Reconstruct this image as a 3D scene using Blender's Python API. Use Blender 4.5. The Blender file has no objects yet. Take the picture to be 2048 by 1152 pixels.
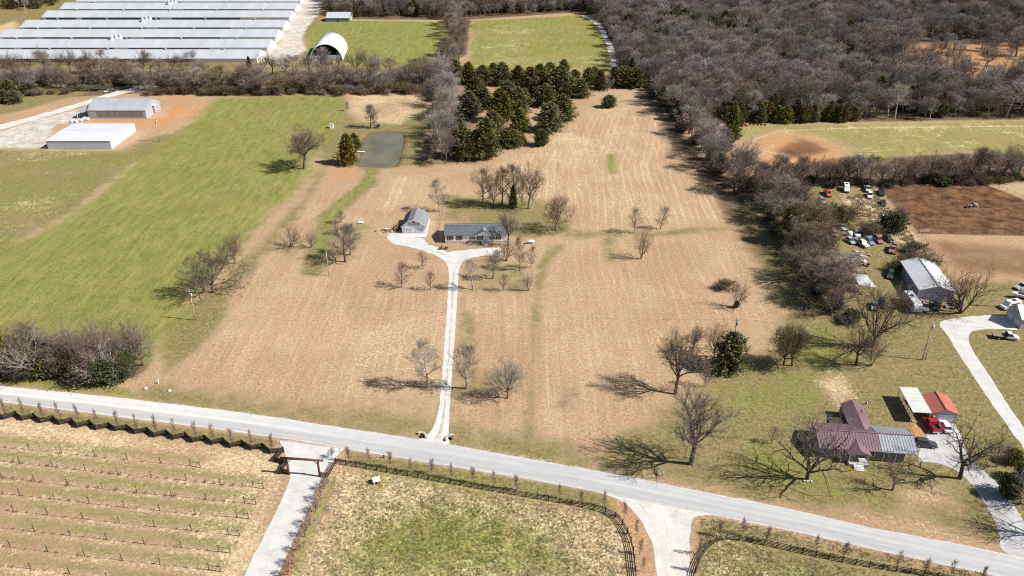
import bpy, math, random
import numpy as np
from mathutils import Vector, Matrix

# ------------------------------------------------------------------ camera, sky, sun, exposure
scene = bpy.context.scene
COL = scene.collection
H_CAM = 108.9
PITCH = math.radians(28.62)          # below the horizon
LENS = 28.0                          # 36 mm sensor

cam_d = bpy.data.cameras.new("drone_camera")
cam_d.lens = LENS; cam_d.sensor_width = 36.0
cam_d.clip_start = 1.0; cam_d.clip_end = 9000.0
cam = bpy.data.objects.new("drone_camera", cam_d)
COL.objects.link(cam)
cam.location = (0, 0, H_CAM)
cam.rotation_euler = (math.pi / 2 - PITCH, 0, 0)
scene.camera = cam

SUN_EL = math.radians(43.0)
SUN_DIR = Vector((0.98, -0.19, 0)).normalized()      # horizontal direction towards the sun
world = bpy.data.worlds.new("World"); scene.world = world; world.use_nodes = True
wn = world.node_tree.nodes; wl = world.node_tree.links
bg = wn["Background"]
sky = wn.new("ShaderNodeTexSky"); sky.sky_type = 'NISHITA'; sky.sun_disc = False
sky.sun_elevation = SUN_EL
sky.sun_rotation = math.atan2(SUN_DIR.x, SUN_DIR.y)
sky.air_density = 1.0; sky.dust_density = 0.8; sky.ozone_density = 1.0
wl.new(sky.outputs[0], bg.inputs[0]); bg.inputs[1].default_value = 0.058
sun_d = bpy.data.lights.new("sun", 'SUN'); sun_d.energy = 5.0; sun_d.angle = math.radians(0.5)
sun_d.color = (1.0, 0.955, 0.89)
sun = bpy.data.objects.new("sun", sun_d); COL.objects.link(sun)
to_sun = Vector((SUN_DIR.x * math.cos(SUN_EL), SUN_DIR.y * math.cos(SUN_EL), math.sin(SUN_EL)))
sun.rotation_euler = to_sun.to_track_quat('Z', 'Y').to_euler()
sun.location = (200, -100, 300)
vs = scene.view_settings
vs.view_transform = 'Standard'; vs.look = 'None'; vs.gamma = 1.0; vs.exposure = 0.63
vs.use_curve_mapping = False
scene.cycles.max_bounces = 5; scene.cycles.diffuse_bounces = 2; scene.cycles.glossy_bounces = 2
scene.cycles.transparent_max_bounces = 4; scene.cycles.transmission_bounces = 2
scene.cycles.use_adaptive_sampling = False
scene.cycles.use_denoising = False
scene.cycles.pixel_filter_type = 'BLACKMAN_HARRIS'; scene.cycles.filter_width = 1.15

# ------------------------------------------------------------------ measuring: photograph point -> ground point
F = LENS / 36.0 * 2048.0
CP, SP = math.cos(PITCH), math.sin(PITCH)
def P(x, y, z=0.0):
    u = x - 1024.0; v = y - 576.0
    t = (H_CAM - z) / (F * SP + v * CP)
    return Vector((u * t, (F * CP - v * SP) * t, z))
def PXM(x, y):
    """photograph pixels per metre at a ground point"""
    p = P(x, y); d = p.y * CP + H_CAM * SP
    return F / d
def crop(x0, y0, s):
    return lambda x, y: (x0 + x / s, y0 + y / s)

# ------------------------------------------------------------------ materials
MATS = {}
def nd(nt, t, **kw):
    n = nt.nodes.new(t)
    for k, v in kw.items(): setattr(n, k, v)
    return n
def mat(name, col, rough=0.7, metal=0.0, var=0.15, scale=1.0, rnd=0.0, bump=0.0, col2=None, spec=0.3, coord='Object', stretch=(1,1,1)):
    if name in MATS: return MATS[name]
    m = bpy.data.materials.new(name); m.use_nodes = True
    nt = m.node_tree; b = nt.nodes["Principled BSDF"]
    b.inputs["Roughness"].default_value = rough; b.inputs["Metallic"].default_value = metal
    b.inputs["Specular IOR Level"].default_value = spec
    tc = nd(nt, "ShaderNodeTexCoord")
    mp = nd(nt, "ShaderNodeMapping"); mp.inputs["Scale"].default_value = stretch
    nt.links.new(tc.outputs[coord], mp.inputs[0])
    nz = nd(nt, "ShaderNodeTexNoise"); nz.inputs["Scale"].default_value = scale; nz.inputs["Detail"].default_value = 6; nz.inputs["Roughness"].default_value = 0.65
    nt.links.new(mp.outputs[0], nz.inputs["Vector"])
    rp = nd(nt, "ShaderNodeValToRGB")
    c = col; d = col2 or tuple(max(0, k * (1 - 2 * var)) for k in c)
    e = tuple(min(1, k * (1 + var)) for k in c)
    rp.color_ramp.elements[0].color = (*d, 1); rp.color_ramp.elements[0].position = 0.3
    rp.color_ramp.elements[1].color = (*e, 1); rp.color_ramp.elements[1].position = 0.72
    nt.links.new(nz.outputs[0], rp.inputs[0])
    out = rp.outputs[0]
    if rnd > 0:
        oi = nd(nt, "ShaderNodeObjectInfo")
        hs = nd(nt, "ShaderNodeHueSaturation")
        mr = nd(nt, "ShaderNodeMapRange"); mr.inputs[3].default_value = 1 - rnd; mr.inputs[4].default_value = 1 + rnd
        nt.links.new(oi.outputs["Random"], mr.inputs[0]); nt.links.new(mr.outputs[0], hs.inputs["Value"])
        ml = nd(nt, "ShaderNodeMath", operation='MULTIPLY'); ml.inputs[1].default_value = 7.13
        fr = nd(nt, "ShaderNodeMath", operation='FRACT')
        nt.links.new(oi.outputs["Random"], ml.inputs[0]); nt.links.new(ml.outputs[0], fr.inputs[0])
        mh = nd(nt, "ShaderNodeMapRange"); mh.inputs[3].default_value = 0.5 - rnd * 0.07; mh.inputs[4].default_value = 0.5 + rnd * 0.04
        nt.links.new(fr.outputs[0], mh.inputs[0]); nt.links.new(mh.outputs[0], hs.inputs["Hue"])
        ms = nd(nt, "ShaderNodeMapRange"); ms.inputs[3].default_value = 1 - rnd * .9; ms.inputs[4].default_value = 1 + rnd * .7
        nt.links.new(fr.outputs[0], ms.inputs[0]); nt.links.new(ms.outputs[0], hs.inputs["Saturation"])
        nt.links.new(out, hs.inputs["Color"]); out = hs.outputs[0]
    nt.links.new(out, b.inputs["Base Color"])
    if bump:
        bp = nd(nt, "ShaderNodeBump"); bp.inputs["Strength"].default_value = bump; bp.inputs["Distance"].default_value = 0.1
        nt.links.new(nz.outputs[0], bp.inputs["Height"]); nt.links.new(bp.outputs[0], b.inputs["Normal"])
    MATS[name] = m
    return m

# ------------------------------------------------------------------ mesh helpers
class MB:
    def __init__(s): s.v = []; s.f = []
    def box(s, c, d, rz=0.0, M=None):
        x, y, z = (k / 2 for k in d); n = len(s.v); ca, sa = math.cos(rz), math.sin(rz)
        for sx, sy, sz in ((-1,-1,-1),(1,-1,-1),(1,1,-1),(-1,1,-1),(-1,-1,1),(1,-1,1),(1,1,1),(-1,1,1)):
            px, py = sx * x, sy * y
            p = Vector((c[0] + px * ca - py * sa, c[1] + px * sa + py * ca, c[2] + sz * z))
            s.v.append(tuple(M @ p) if M else tuple(p))
        for q in ((0,3,2,1),(4,5,6,7),(0,1,5,4),(1,2,6,5),(2,3,7,6),(3,0,4,7)):
            s.f.append(tuple(n + i for i in q))
        return s
    def bar(s, a, b, w, h):
        """rectangular beam from a to b, w across, h up"""
        a = Vector(a); b = Vector(b); d = (b - a).normalized()
        up = Vector((0,0,1)) if abs(d.z) < .95 else Vector((0,1,0))
        sd = d.cross(up).normalized() * (w / 2); u = sd.cross(d).normalized() * (h / 2)
        n = len(s.v)
        for p in (a, b):
            for k, l in ((-1,-1),(1,-1),(1,1),(-1,1)): s.v.append(tuple(p + sd * k + u * l))
        s.f += [(n,n+1,n+2,n+3),(n+7,n+6,n+5,n+4)] + [(n+i,n+4+i,n+4+(i+1)%4,n+(i+1)%4) for i in range(4)]
        return s
    def tube(s, pts, rad, k=6, cap=True):
        n0 = len(s.v); pts = [Vector(p) for p in pts]
        for i, p in enumerate(pts):
            d = (pts[min(i+1, len(pts)-1)] - pts[max(i-1, 0)])
            d = d.normalized() if d.length > 1e-9 else Vector((0,0,1))
            a = d.cross(Vector((0.31,0.95,0.02))); a = a.normalized() if a.length > 1e-4 else Vector((1,0,0))
            b = d.cross(a)
            for j in range(k):
                t = 2 * math.pi * j / k
                s.v.append(tuple(p + (a * math.cos(t) + b * math.sin(t)) * rad[i]))
        for i in range(len(pts) - 1):
            for j in range(k):
                q = n0 + i * k
                s.f.append((q + j, q + (j + 1) % k, q + k + (j + 1) % k, q + k + j))
        if cap:
            s.f.append(tuple(n0 + j for j in reversed(range(k))))
            s.f.append(tuple(n0 + (len(pts) - 1) * k + j for j in range(k)))
        return s
    def lathe(s, c, prof, k=16):
        n0 = len(s.v)
        for r, z in prof:
            for j in range(k):
                t = 2 * math.pi * j / k
                s.v.append((c[0] + r * math.cos(t), c[1] + r * math.sin(t), c[2] + z))
        for i in range(len(prof) - 1):
            for j in range(k):
                q = n0 + i * k; s.f.append((q + j, q + (j + 1) % k, q + k + (j + 1) % k, q + k + j))
        s.f.append(tuple(n0 + j for j in reversed(range(k))))
        s.f.append(tuple(n0 + (len(prof) - 1) * k + j for j in range(k)))
        return s
    def poly(s, pts):
        n = len(s.v); s.v += [tuple(p) for p in pts]; s.f.append(tuple(range(n, n + len(pts)))); return s
    def slab(s, pts, t):
        """closed thin slab: polygon pts extruded by t downwards along its normal"""
        pts = [Vector(p) for p in pts]; n = len(pts); nn = (pts[1]-pts[0]).cross(pts[2]-pts[0]).normalized()
        o = len(s.v); s.v += [tuple(p) for p in pts] + [tuple(p - nn * t) for p in pts]
        s.f.append(tuple(range(o, o + n))); s.f.append(tuple(reversed(range(o + n, o + 2 * n))))
        for i in range(n): j = (i + 1) % n; s.f.append((o + j, o + i, o + n + i, o + n + j))
        return s
    def prism(s, prof, y0, y1, axis='y'):
        """profile [(x,z)] extruded from y0 to y1 (axis y) or along x"""
        n = len(prof); o = len(s.v)
        for yy in (y0, y1):
            for x, z in prof: s.v.append((x, yy, z) if axis == 'y' else (yy, x, z))
        a = tuple(range(o, o + n)); b = tuple(reversed(range(o + n, o + 2 * n)))
        s.f += [a, b]
        for i in range(n): j = (i + 1) % n; s.f.append((o + j, o + i, o + n + i, o + n + j))
        return s
    def mesh(s, name, m=None, smooth=False):
        me = bpy.data.meshes.new(name); me.from_pydata(s.v, [], s.f)
        if m: me.materials.append(m)
        if smooth: me.polygons.foreach_set("use_smooth", [True] * len(me.polygons))
        me.update(); return me
    def build(s, name, m, parent=None, smooth=False):
        return link(name, s.mesh(name, m, smooth), parent)
def link(name, me, parent=None, m=None):
    o = bpy.data.objects.new(name, me); COL.objects.link(o)
    if parent is not None: o.parent = parent
    if m is not None:
        o.material_slots[0].link = 'OBJECT'; o.material_slots[0].material = m
    return o
def tag(o, label, cat, group=None, kind=None):
    o["label"] = label; o["category"] = cat
    if group: o["group"] = group
    if kind: o["kind"] = kind
    return o
def thing(name, label, cat, loc, rz=0.0, group=None, scale=None):
    o = bpy.data.objects.new(name, None); COL.objects.link(o)
    o.location = loc; o.rotation_euler = (0, 0, rz)
    if scale: o.scale = scale
    o.empty_display_size = 0.5
    return tag(o, label, cat, group)
def struct(o, label=None, cat=None):
    o["kind"] = "structure"
    if label: o["label"] = label
    if cat: o["category"] = cat
    return o
def stuff(o, label=None, cat=None, group=None):
    o["kind"] = "stuff"
    if label: o["label"] = label
    if cat: o["category"] = cat
    return o
ORD = ["first","second","third","fourth","fifth","sixth","seventh","eighth","ninth","tenth","eleventh","twelfth","thirteenth","fourteenth","fifteenth","sixteenth","seventeenth","eighteenth","nineteenth","twentieth"]

# ------------------------------------------------------------------ polygons in the plane
def W2(pts): return np.array([[P(x, y).x, P(x, y).y] for x, y in pts])
def sdist(px, py, poly):
    """signed distance (inside positive) of points to a closed polygon"""
    n = len(poly); d = np.full(px.shape, 1e18); ins = np.zeros(px.shape, bool)
    for i in range(n):
        ax, ay = poly[i]; bx, by = poly[(i + 1) % n]
        ex, ey = bx - ax, by - ay; L = ex * ex + ey * ey + 1e-12
        t = np.clip(((px - ax) * ex + (py - ay) * ey) / L, 0, 1)
        dd = (px - ax - t * ex) ** 2 + (py - ay - t * ey) ** 2
        d = np.minimum(d, dd)
        c = (ay > py) != (by > py)
        with np.errstate(divide='ignore', invalid='ignore'):
            xx = ex * (py - ay) / (ey if abs(ey) > 1e-12 else 1e-12) + ax
        ins ^= c & (px < xx)
    return np.where(ins, np.sqrt(d), -np.sqrt(d))
def ldist(px, py, line):
    d = np.full(px.shape, 1e18)
    for (ax, ay), (bx, by) in zip(line[:-1], line[1:]):
        ex, ey = bx - ax, by - ay; L = ex * ex + ey * ey + 1e-12
        t = np.clip(((px - ax) * ex + (py - ay) * ey) / L, 0, 1)
        d = np.minimum(d, (px - ax - t * ex) ** 2 + (py - ay - t * ey) ** 2)
    return np.sqrt(d)
def inside(pt, poly):
    return sdist(np.array([pt[0]]), np.array([pt[1]]), poly)[0] > 0
# ------------------------------------------------------------------ the ground, one sheet to the horizon
def axis(segs):
    out = [segs[0][0]]
    for a, b, st in segs:
        n = max(1, int(round((b - a) / st)))
        out += [a + (b - a) * (i + 1) / n for i in range(n)]
    return np.array(out)
gx = axis([(-6000,-1000,1000),(-1000,-460,60),(-460,-175,2.4),(-175,175,1.1),(175,460,2.4),(460,1000,60),(1000,6000,1000)])
gy = axis([(-1500,0,300),(0,84,7),(84,290,1.0),(290,420,1.5),(420,760,2.6),(760,1000,20),(1000,7000,600)])
GX, GY = np.meshgrid(gx, gy); gxf = GX.ravel(); gyf = GY.ravel()
NV = len(gxf)
LAY = {k: np.zeros(NV) for k in ("lush","olive","red","straw","mud","gravel","rough","litter","stripe")}
def sstep(t): t = np.clip(t, 0, 1); return t * t * (3 - 2 * t)
def _sel(w, pad):
    return np.nonzero((gxf > w[:,0].min() - pad) & (gxf < w[:,0].max() + pad) & (gyf > w[:,1].min() - pad) & (gyf < w[:,1].max() + pad))[0]
def paint(layer, pts, feather=3.0, s=1.0, mode='max'):
    w = W2(pts); i = _sel(w, feather * 2)
    d = sdist(gxf[i], gyf[i], w)
    m = sstep(d / feather * .5 + .5) * s
    a = LAY[layer]
    if layer in ('straw', 'mud', 'red') and mode == 'max' and s > .3:
        for o_ in ('olive', 'lush'): LAY[o_][i] *= 1 - m * .85
    if layer in ('olive', 'lush'): LAY['straw'][i] *= 1 - m * .95
    if mode == 'max': a[i] = np.maximum(a[i], m)
    elif mode == 'add': a[i] = np.clip(a[i] + m, 0, 1)
    else: a[i] = a[i] * (1 - m)
def stroke(layer, pts, width, feather=1.5, s=1.0, mode='max'):
    w = W2(pts); i = _sel(w, width + feather * 2)
    d = width / 2 - ldist(gxf[i], gyf[i], w)
    m = sstep(d / feather * .5 + .5) * s
    a = LAY[layer]
    if layer in ('olive', 'lush'): LAY['straw'][i] *= 1 - m * .55
    if mode == 'max': a[i] = np.maximum(a[i], m)
    else: a[i] = a[i] * (1 - m)

def road_e(k): return ([(-160,757),(0,772),(243,796),(520,829),(660,852.5),(843,878.5),(1040,914.6),(1251,951.5),(1409,984.5),(1580,1017),(1723.5,1052),(1907,1086),(2048,1115)], [(-160,784),(0,803),(243,834),(520,869),(686,897.5),(823,920),(955,942),(1040,955.5),(1211,987),(1422,1029),(1580,1062),(1723.5,1094),(1907,1134),(2000,1154)])[k]
# left pasture
paint("lush", [(-200,700),(-200,480),(60,470),(160,420),(230,360),(290,310),(350,265),(400,215),(430,192),(672,188),(694,205),(684,250),(640,300),(610,370),(545,430),(490,490),(430,560),(395,605),(330,665),(300,720)], 10, .9)
paint("olive", [(-200,520),(-200,290),(100,300),(240,300),(300,300),(240,350),(160,415),(60,480)], 6, .75); paint('lush', [(-200,520),(-200,290),(100,300),(240,300),(300,300),(240,350),(160,415),(60,480)], 14, .42)
paint("olive", [(320,640),(440,560),(520,480),(600,400),(640,330),(690,250),(700,270),(660,340),(610,420),(540,500),(470,590),(450,640),(380,720),(330,750)], 6, .8)
paint("straw", [(0,410),(60,385),(140,390),(120,430),(40,470),(-60,480)], 14, .29)
paint("olive", [(600,230),(690,190),(700,205),(850,195),(870,330),(800,335),(700,345),(640,320)], 5, .75)
paint("straw", [(700,190),(840,190),(840,225),(800,250),(720,245),(690,225)], 4, .5)
# strip round the pond, swale
stroke("lush", [(745,338),(735,368),(690,402),(660,432),(645,470),(640,500)], 3.4, 2.4, .74)
stroke("olive", [(740,340),(735,368),(690,402),(655,440),(640,500),(628,540)], 8, 4, .86)
paint("red", [(660,330),(720,333),(735,350),(700,362),(650,358)], 5, .55)
paint("red", [(640,360),(720,355),(735,380),(690,410),(620,410),(590,400)], 8, .28)
stroke("red", [(800,335),(840,345),(900,360),(960,378)], 1.6, 1.4, .7)
stroke("straw", [(760,470),(770,420),(790,370),(800,350)], 1.0, .9, .6)
stroke("straw", [(775,470),(785,420),(803,372),(812,352)], 1.0, .9, .6)
# barns upper left
paint("red", [(170,240),(235,232),(320,238),(325,222),(318,205),(330,190),(390,185),(425,205),(400,240),(360,255),(320,262),(300,270),(180,247)], 9, .46)
paint("red", [(296,240),(330,236),(352,205),(365,210),(345,250),(310,262)], 4, .85)
stroke("red", [(178,239),(294,239)], 4, 2, .95)
paint("gravel", [(-120,262),(0,262),(70,240),(140,222),(172,216),(178,236),(150,245),(112,248),(94,290),(60,298),(0,296),(-120,300)], 5, .82)
paint("olive", [(-120,215),(0,232),(70,215),(180,185),(150,180),(0,200),(-120,205)], 5, .85)
paint("red", [(20,228),(140,198),(170,200),(100,222),(30,240)], 5, .42)
paint("olive", [(20,262),(70,258),(80,270),(30,280)], 4, .7)
paint("straw", [(0,300),(130,300),(230,300),(300,275),(260,265),(240,300),(120,320),(0,330)], 5, .3)
paint("olive", [(240,300),(300,270),(340,265),(400,240),(390,262),(330,310),(260,330)], 6, .75)
# poultry farm
paint("olive", [(-300,200),(-300,-60),(700,-60),(640,60),(540,130),(600,130),(700,145),(880,150),(880,165),(300,172),(0,190)], 10, .85)
paint("straw", [(-100,60),(0,50),(30,40),(60,70),(20,130),(-100,140)], 8, .6)
paint("gravel", [(607,-40),(600,5),(588,24),(565,58),(548,80),(528,104),(515,118),(490,128),(553,126),(570,142),(583,116),(612,100),(604,78),(616,52),(634,32),(645,16),(672,-40)], 4, .9)
paint("red", [(600,100),(612,76),(622,80),(630,86),(620,96)], 4, .45)
paint("lush", [(608,112),(612,62),(640,44),(700,40),(890,44),(896,105),(850,128),(760,140),(700,128)], 6, .92)
paint("olive", [(540,140),(610,118),(700,128),(850,130),(870,160),(540,165)], 6, .8)
stroke("gravel", [(300,173),(350,172),(440,165),(520,157),(600,150),(720,146),(850,148)], 3.0, 2.0, .75)
# far hay field
paint("lush", [(940,42),(1165,30),(1192,42),(1222,100),(1225,145),(1100,150),(925,152),(938,105)], 6, .74)
paint("straw", [(945,60),(1050,40),(1090,60),(1060,105),(950,130)], 18, .3)
paint("straw", [(930,118),(1100,105),(1222,100),(1226,146),(1100,152),(924,154)], 12, .3)
# right green field with muddy turning circle
paint("lush", [(1470,252),(1520,247),(1800,246),(2200,236),(2200,330),(1960,305),(1850,312),(1700,326),(1560,340),(1500,345),(1482,300)], 6, .66); paint('straw', [(1480,250),(2100,240),(2100,300),(1700,320),(1490,340)], 8, .3)
paint("red", [(1490,282),(1560,262),(1640,275),(1700,300),(1690,325),(1560,338),(1505,328)], 12, .7)
paint("mud", [(1545,300),(1590,272),(1640,283),(1668,302),(1640,312),(1580,318)], 6, .66)
stroke("mud", [(1570,272),(1610,276),(1650,292),(1700,304),(1780,306)], 1.6, 2, .55)
stroke("mud", [(1640,264),(1720,268),(1770,262)], 1.6, 2, .5)
stroke("straw", [(1500,300),(1510,278),(1560,262),(1700,256),(2048,252)], 2.0, 2.5, .75)
# pens
paint("mud", [(1758,377),(1800,372),(1962,366),(2060,404),(2200,460),(2200,500),(2060,472),(1838,467)], 2.2, 1.0)
paint("straw", [(1880,405),(1905,400),(1915,418),(1960,440),(1930,450),(1890,430),(1870,415)], 5, .5)
paint("straw", [(1800,385),(1860,375),(1890,385),(1850,400)], 5, .35)
paint("red", [(1838,471),(2200,500),(2200,640),(2060,562),(1990,556),(1900,545),(1872,520)], 3, .42)
paint("mud", [(1838,471),(2200,500),(2200,640),(2060,562),(1990,556),(1900,545),(1872,520)], 8, .56); paint("straw", [(1870,490),(2060,490),(2100,560),(2000,552),(1910,530)], 12, .55)
# junk yard, neighbours
paint("olive", [(1480,372),(1760,372),(1838,470),(1880,520),(1900,560),(2200,560),(2200,1120),(1990,1095),(1700,1045),(1420,985),(1240,935),(1200,880),(1400,770),(1450,720),(1530,700),(1560,640),(1600,600),(1590,520),(1500,470)], 7, .78)
paint("straw", [(1690,390),(1745,395),(1790,430),(1760,450),(1700,430),(1680,410)], 5, .6)
paint("straw", [(1790,440),(1835,470),(1880,520),(1860,530),(1790,480)], 4, .7)
paint("rough", [(1610,380),(1755,380),(1870,520),(1800,500),(1690,440)], 4, .9)
paint("lush", [(1430,760),(1620,742),(1690,790),(1640,830),(1420,825)], 14, .62)
paint("lush", [(1430,900),(1560,890),(1700,940),(1800,960),(1760,1020),(1560,980)], 14, .7)
paint("lush", [(1560,700),(1660,650),(1700,700),(1720,740),(1560,740)], 8, .66)
paint("straw", [(1630,760),(1690,745),(1710,790),(1680,820)], 4, .6)
paint("red", [(1730,740),(1860,720),(1900,790),(1800,800)], 14, .22)
paint("red", [(1840,830),(1860,838),(1850,880),(1836,900),(1822,850)], 2.5, .7)
paint("straw", [(1790,975),(1890,970),(1900,1010),(1820,1010)], 6, .65)
paint("straw", [(1700,1020),(1850,1040),(1960,1085),(1850,1070),(1700,1035)], 5, .5)
stroke("straw", [(1655,740),(1672,790),(1690,815)], .9, .9, .8)
paint("litter", [(1400,760),(1450,740),(1460,800),(1420,850),(1390,850)], 5, .5)
# grass along the road and between the fields
stroke("olive", [(300,790),(600,828),(860,862),(1100,905),(1260,935)], 12, 7, .62)
paint("olive", [(330,775),(520,785),(860,800),(1060,790),(1060,910),(860,870),(600,835),(330,800)], 10, .42)
stroke("olive", [(1118,495),(1090,520),(1076,570),(1070,660),(1066,760),(1056,880)], 3.6, 3.4, .68)
stroke("lush", [(1122,492),(1100,505),(1090,525)], 6, 6, .36)
paint("olive", [(925,600),(960,650),(965,700),(930,720),(915,660)], 5, .7)
paint("olive", [(900,720),(1060,740),(1060,800),(910,790)], 7, .7)
paint("litter", [(1090,760),(1160,760),(1180,800),(1150,830),(1100,820)], 6, .45)
paint("olive", [(880,390),(1130,400),(1140,465),(1020,480),(880,440)], 6, .75)
paint("lush", [(900,400),(1070,405),(1060,430),(900,425)], 6, .4)
paint("olive", [(500,470),(760,440),(760,470),(700,540),(520,520)], 8, .45)
paint("olive", [(930,520),(1060,520),(1075,590),(930,590)], 6, .5)
stroke("lush", [(1222,310),(1225,345)], 4, 2.5, .9)
stroke("olive", [(1140,470),(1300,468),(1480,455),(1560,430)], 7, 5, .6)
stroke("olive", [(1216,480),(1222,520)], 5, 4, .7)
paint("olive", [(1290,490),(1340,480),(1350,520),(1300,530)], 5, .6)
paint("olive", [(1480,430),(1620,440),(1640,600),(1560,640),(1500,560)], 10, .65)
paint("litter", [(1300,190),(1500,400),(1640,600),(1760,740),(1560,610),(1420,400),(1280,190)], 6, .7)
paint("litter", [(840,330),(870,130),(960,130),(960,330)], 5, .55)
paint("red", [(1425,555),(1470,556),(1470,578),(1430,580)], 4, .6)
# tan fields : patches of redder stubble and paler cut hay
paint("red", [(660,540),(760,545),(720,720),(600,740),(400,730),(520,600)], 22, .26)
paint("red", [(1160,570),(1260,570),(1260,640),(1170,640)], 14, .3)
paint("red", [(1080,480),(1330,480),(1330,800),(1080,820)], 30, .18)
paint("straw", [(680,620),(880,620),(880,780),(700,780)], 16, .3)
paint("straw", [(960,330),(1200,200),(1290,240),(1330,440),(1000,450)], 20, .28)
for x0 in (1300, 1320):
    stroke("straw", [(x0 + 10, 690), (x0 + 60, 620)], .8, .8, .7)
for dx in (0, 16):
    stroke("straw", [(1280 + dx, 790), (1290 + dx, 820), (1305 + dx, 850)], .7, .8, .6)
# vineyard and paddocks
paint("straw", [(-100,830),(100,845),(570,915),(575,960),(480,1170),(-100,1170)], 4, .75)
paint("olive", [(-100,870),(350,905),(480,960),(520,1000),(440,1170),(-100,1170)], 10, .42)
R8_ = [((-20,210),(1140,327)),((-75,282),(1500,448)),((-180,362),(1457,538)),((-85,465),(1415,620)),((-120,555),(1365,717)),((-205,650),(1313,815)),((-155,757),(1258,920)),((-45,880),(1200,1030))]
c8_ = crop(0, 820, 2.844)
for (a_, b_), dd in zip(R8_, (1,)*8):
    up = lambda q, o: c8_(q[0], q[1] - o)
    stroke("olive", [up(a_, 48), up(b_, 48)], 3.4, 3.0, .66); stroke("lush", [up(a_, 44), up(b_, 44)], 2.0, 2.4, .66)
    stroke("straw", [up(a_, -12), up(b_, -12)], 1.4, 1.4, .8); stroke("red", [up(a_, 2), up(b_, 2)], .8, 1.0, .3)
paint("red", [(-60,826),(560,912),(575,950),(560,930),(200,872),(-60,838)], 3, .5)
paint("red", [(658,935),(670,940),(640,1000),(600,1100),(580,1170),(552,1170),(600,1062),(642,965)], 1.6, .62)
paint("olive", [(560,880),(0,806),(0,830),(540,900)], 2, .9)
paint("straw", [(680,930),(1210,1020),(1260,1070),(1275,1200),(560,1200)], 3, .85)
paint("rough", [(680,930),(1210,1020),(1260,1070),(1275,1200),(560,1200)], 3, 1.0)
paint("lush", [(625,1200),(670,1060),(745,995),(900,968),(1040,995),(1130,1050),(1180,1110),(1180,1200)], 20, .86)
paint("olive", [(690,900),(1215,985),(1250,1030),(1215,1022),(700,930)], 2, .85)
stroke("lush", [(668,960),(620,1060),(585,1152)], 2.0, 1.5, .8)
stroke("lush", [(700,932),(1000,985),(1200,1026),(1245,1060)], 3.0, 2.5, .6)
stroke("lush", [(752,965),(752,966)], 5, 2.0, .95)
paint("olive", [(1390,1200),(1392,1050),(1420,1032),(2000,1155),(2000,1250)], 2, .75)
paint("straw", [(1395,1200),(1400,1060),(1440,1050),(1900,1150),(1900,1250)], 6, .3); paint("lush", [(1420,1200),(1440,1100),(1500,1100),(1850,1170),(1850,1250)], 8, .5)
paint("rough", [(1390,1200),(1392,1050),(1420,1032),(2000,1155),(2000,1250)], 2, .9)
stroke("red", [(1232,1010),(1262,1030),(1285,1085),(1298,1152)], 4, 2, .5)
stroke('gravel', road_e(0), 1.0, 1.0, .55); stroke('gravel', road_e(1), 1.0, 1.0, .55)
for q_ in (0, 1): stroke('red', road_e(q_), 3.0, 2.0, .22)
paint('lush', [(-60,738),(0,745),(150,762),(262,776),(275,797),(243,794),(0,771),(-60,765)], 1.5, .8)
for k_ in ('red', 'gravel'): paint(k_, [(-60,738),(0,745),(150,762),(262,776),(275,793),(243,791),(0,767),(-60,761)], 1.0, .9, 'sub')
# woods floor
FOREST = [(1165,22),(1200,45),(1232,110),(1240,150),(1300,180),(1340,215),(1450,242),(1600,246),(2048,238),(2300,230),(2500,-80),(1140,-80)]
paint("litter", FOREST, 6, 1.0)
paint("litter", [(650,12),(660,38),(890,40),(930,40),(1165,24),(1165,-80),(650,-80)], 5, 1.0)
paint("litter", [(885,40),(940,40),(935,110),(900,125),(880,110)], 4, .9)
paint("red", [(1790,85),(2160,85),(2200,195),(1980,185),(1840,150)], 14, .5); paint("litter", [(1790,85),(2160,85),(2200,195),(1980,185),(1840,150)], 14, .5, 'sub')
paint("litter", [(1560,318),(2060,300),(2060,366),(1760,374),(1500,390),(1500,345)], 4, .7)
paint("litter", [(0,150),(300,130),(870,135),(870,190),(300,186),(0,205)], 5, .7)
paint("litter", [(-60,730),(60,742),(270,760),(300,740),(310,690),(-60,690)], 3, .75); paint("lush", [(-60,752),(100,765),(230,782),(240,794),(0,770),(-60,766)], 2, .7)
for g in ((1200,100),): pass

# mowing swaths follow the drives below and bend round the cedars above
ph = gxf - np.interp(gyf, [100,215,235,302,371,411,450], [0,0,2,6,22,44,70])
paint("stripe", [(330,640),(450,560),(520,480),(640,400),(760,350),(960,378),(1000,340),(1180,220),(1290,180),(1420,330),(1560,470),(1640,600),(1500,720),(1300,760),(1240,920),(860,850),(340,770)], 8, .5)
paint("stripe", [(960,378),(1000,340),(1180,220),(1290,180),(1420,330),(1520,440),(1300,455),(1100,440)], 10, 1.0)
paint("stripe", [(-100,300),(680,190),(640,320),(420,590),(300,700),(-100,700)], 8, .5)
paint("stripe", [(740,420),(1130,400),(1130,600),(740,560)], 8, 0.8, 'sub')

POND = [(722,312),(711,326),(722,331),(748,332),(770,333),(790,331),(797,318),(803,295),(807,270),(798,263),(770,262),(742,265),(731,275),(724,290)]
pw = W2(POND)
zz = np.zeros(NV)
i_ = _sel(pw, 6); d_ = sdist(gxf[i_], gyf[i_], pw)
zz[i_] = np.where(d_ > -2.2, -np.clip((d_ + 2.2) / 3.4, 0, 1) * .9, 0)
LAY["mud"][i_] = np.maximum(LAY["mud"][i_], .62 * np.clip(1.2 - np.abs(d_ + .4) / 1.6, 0, 1))

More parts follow.
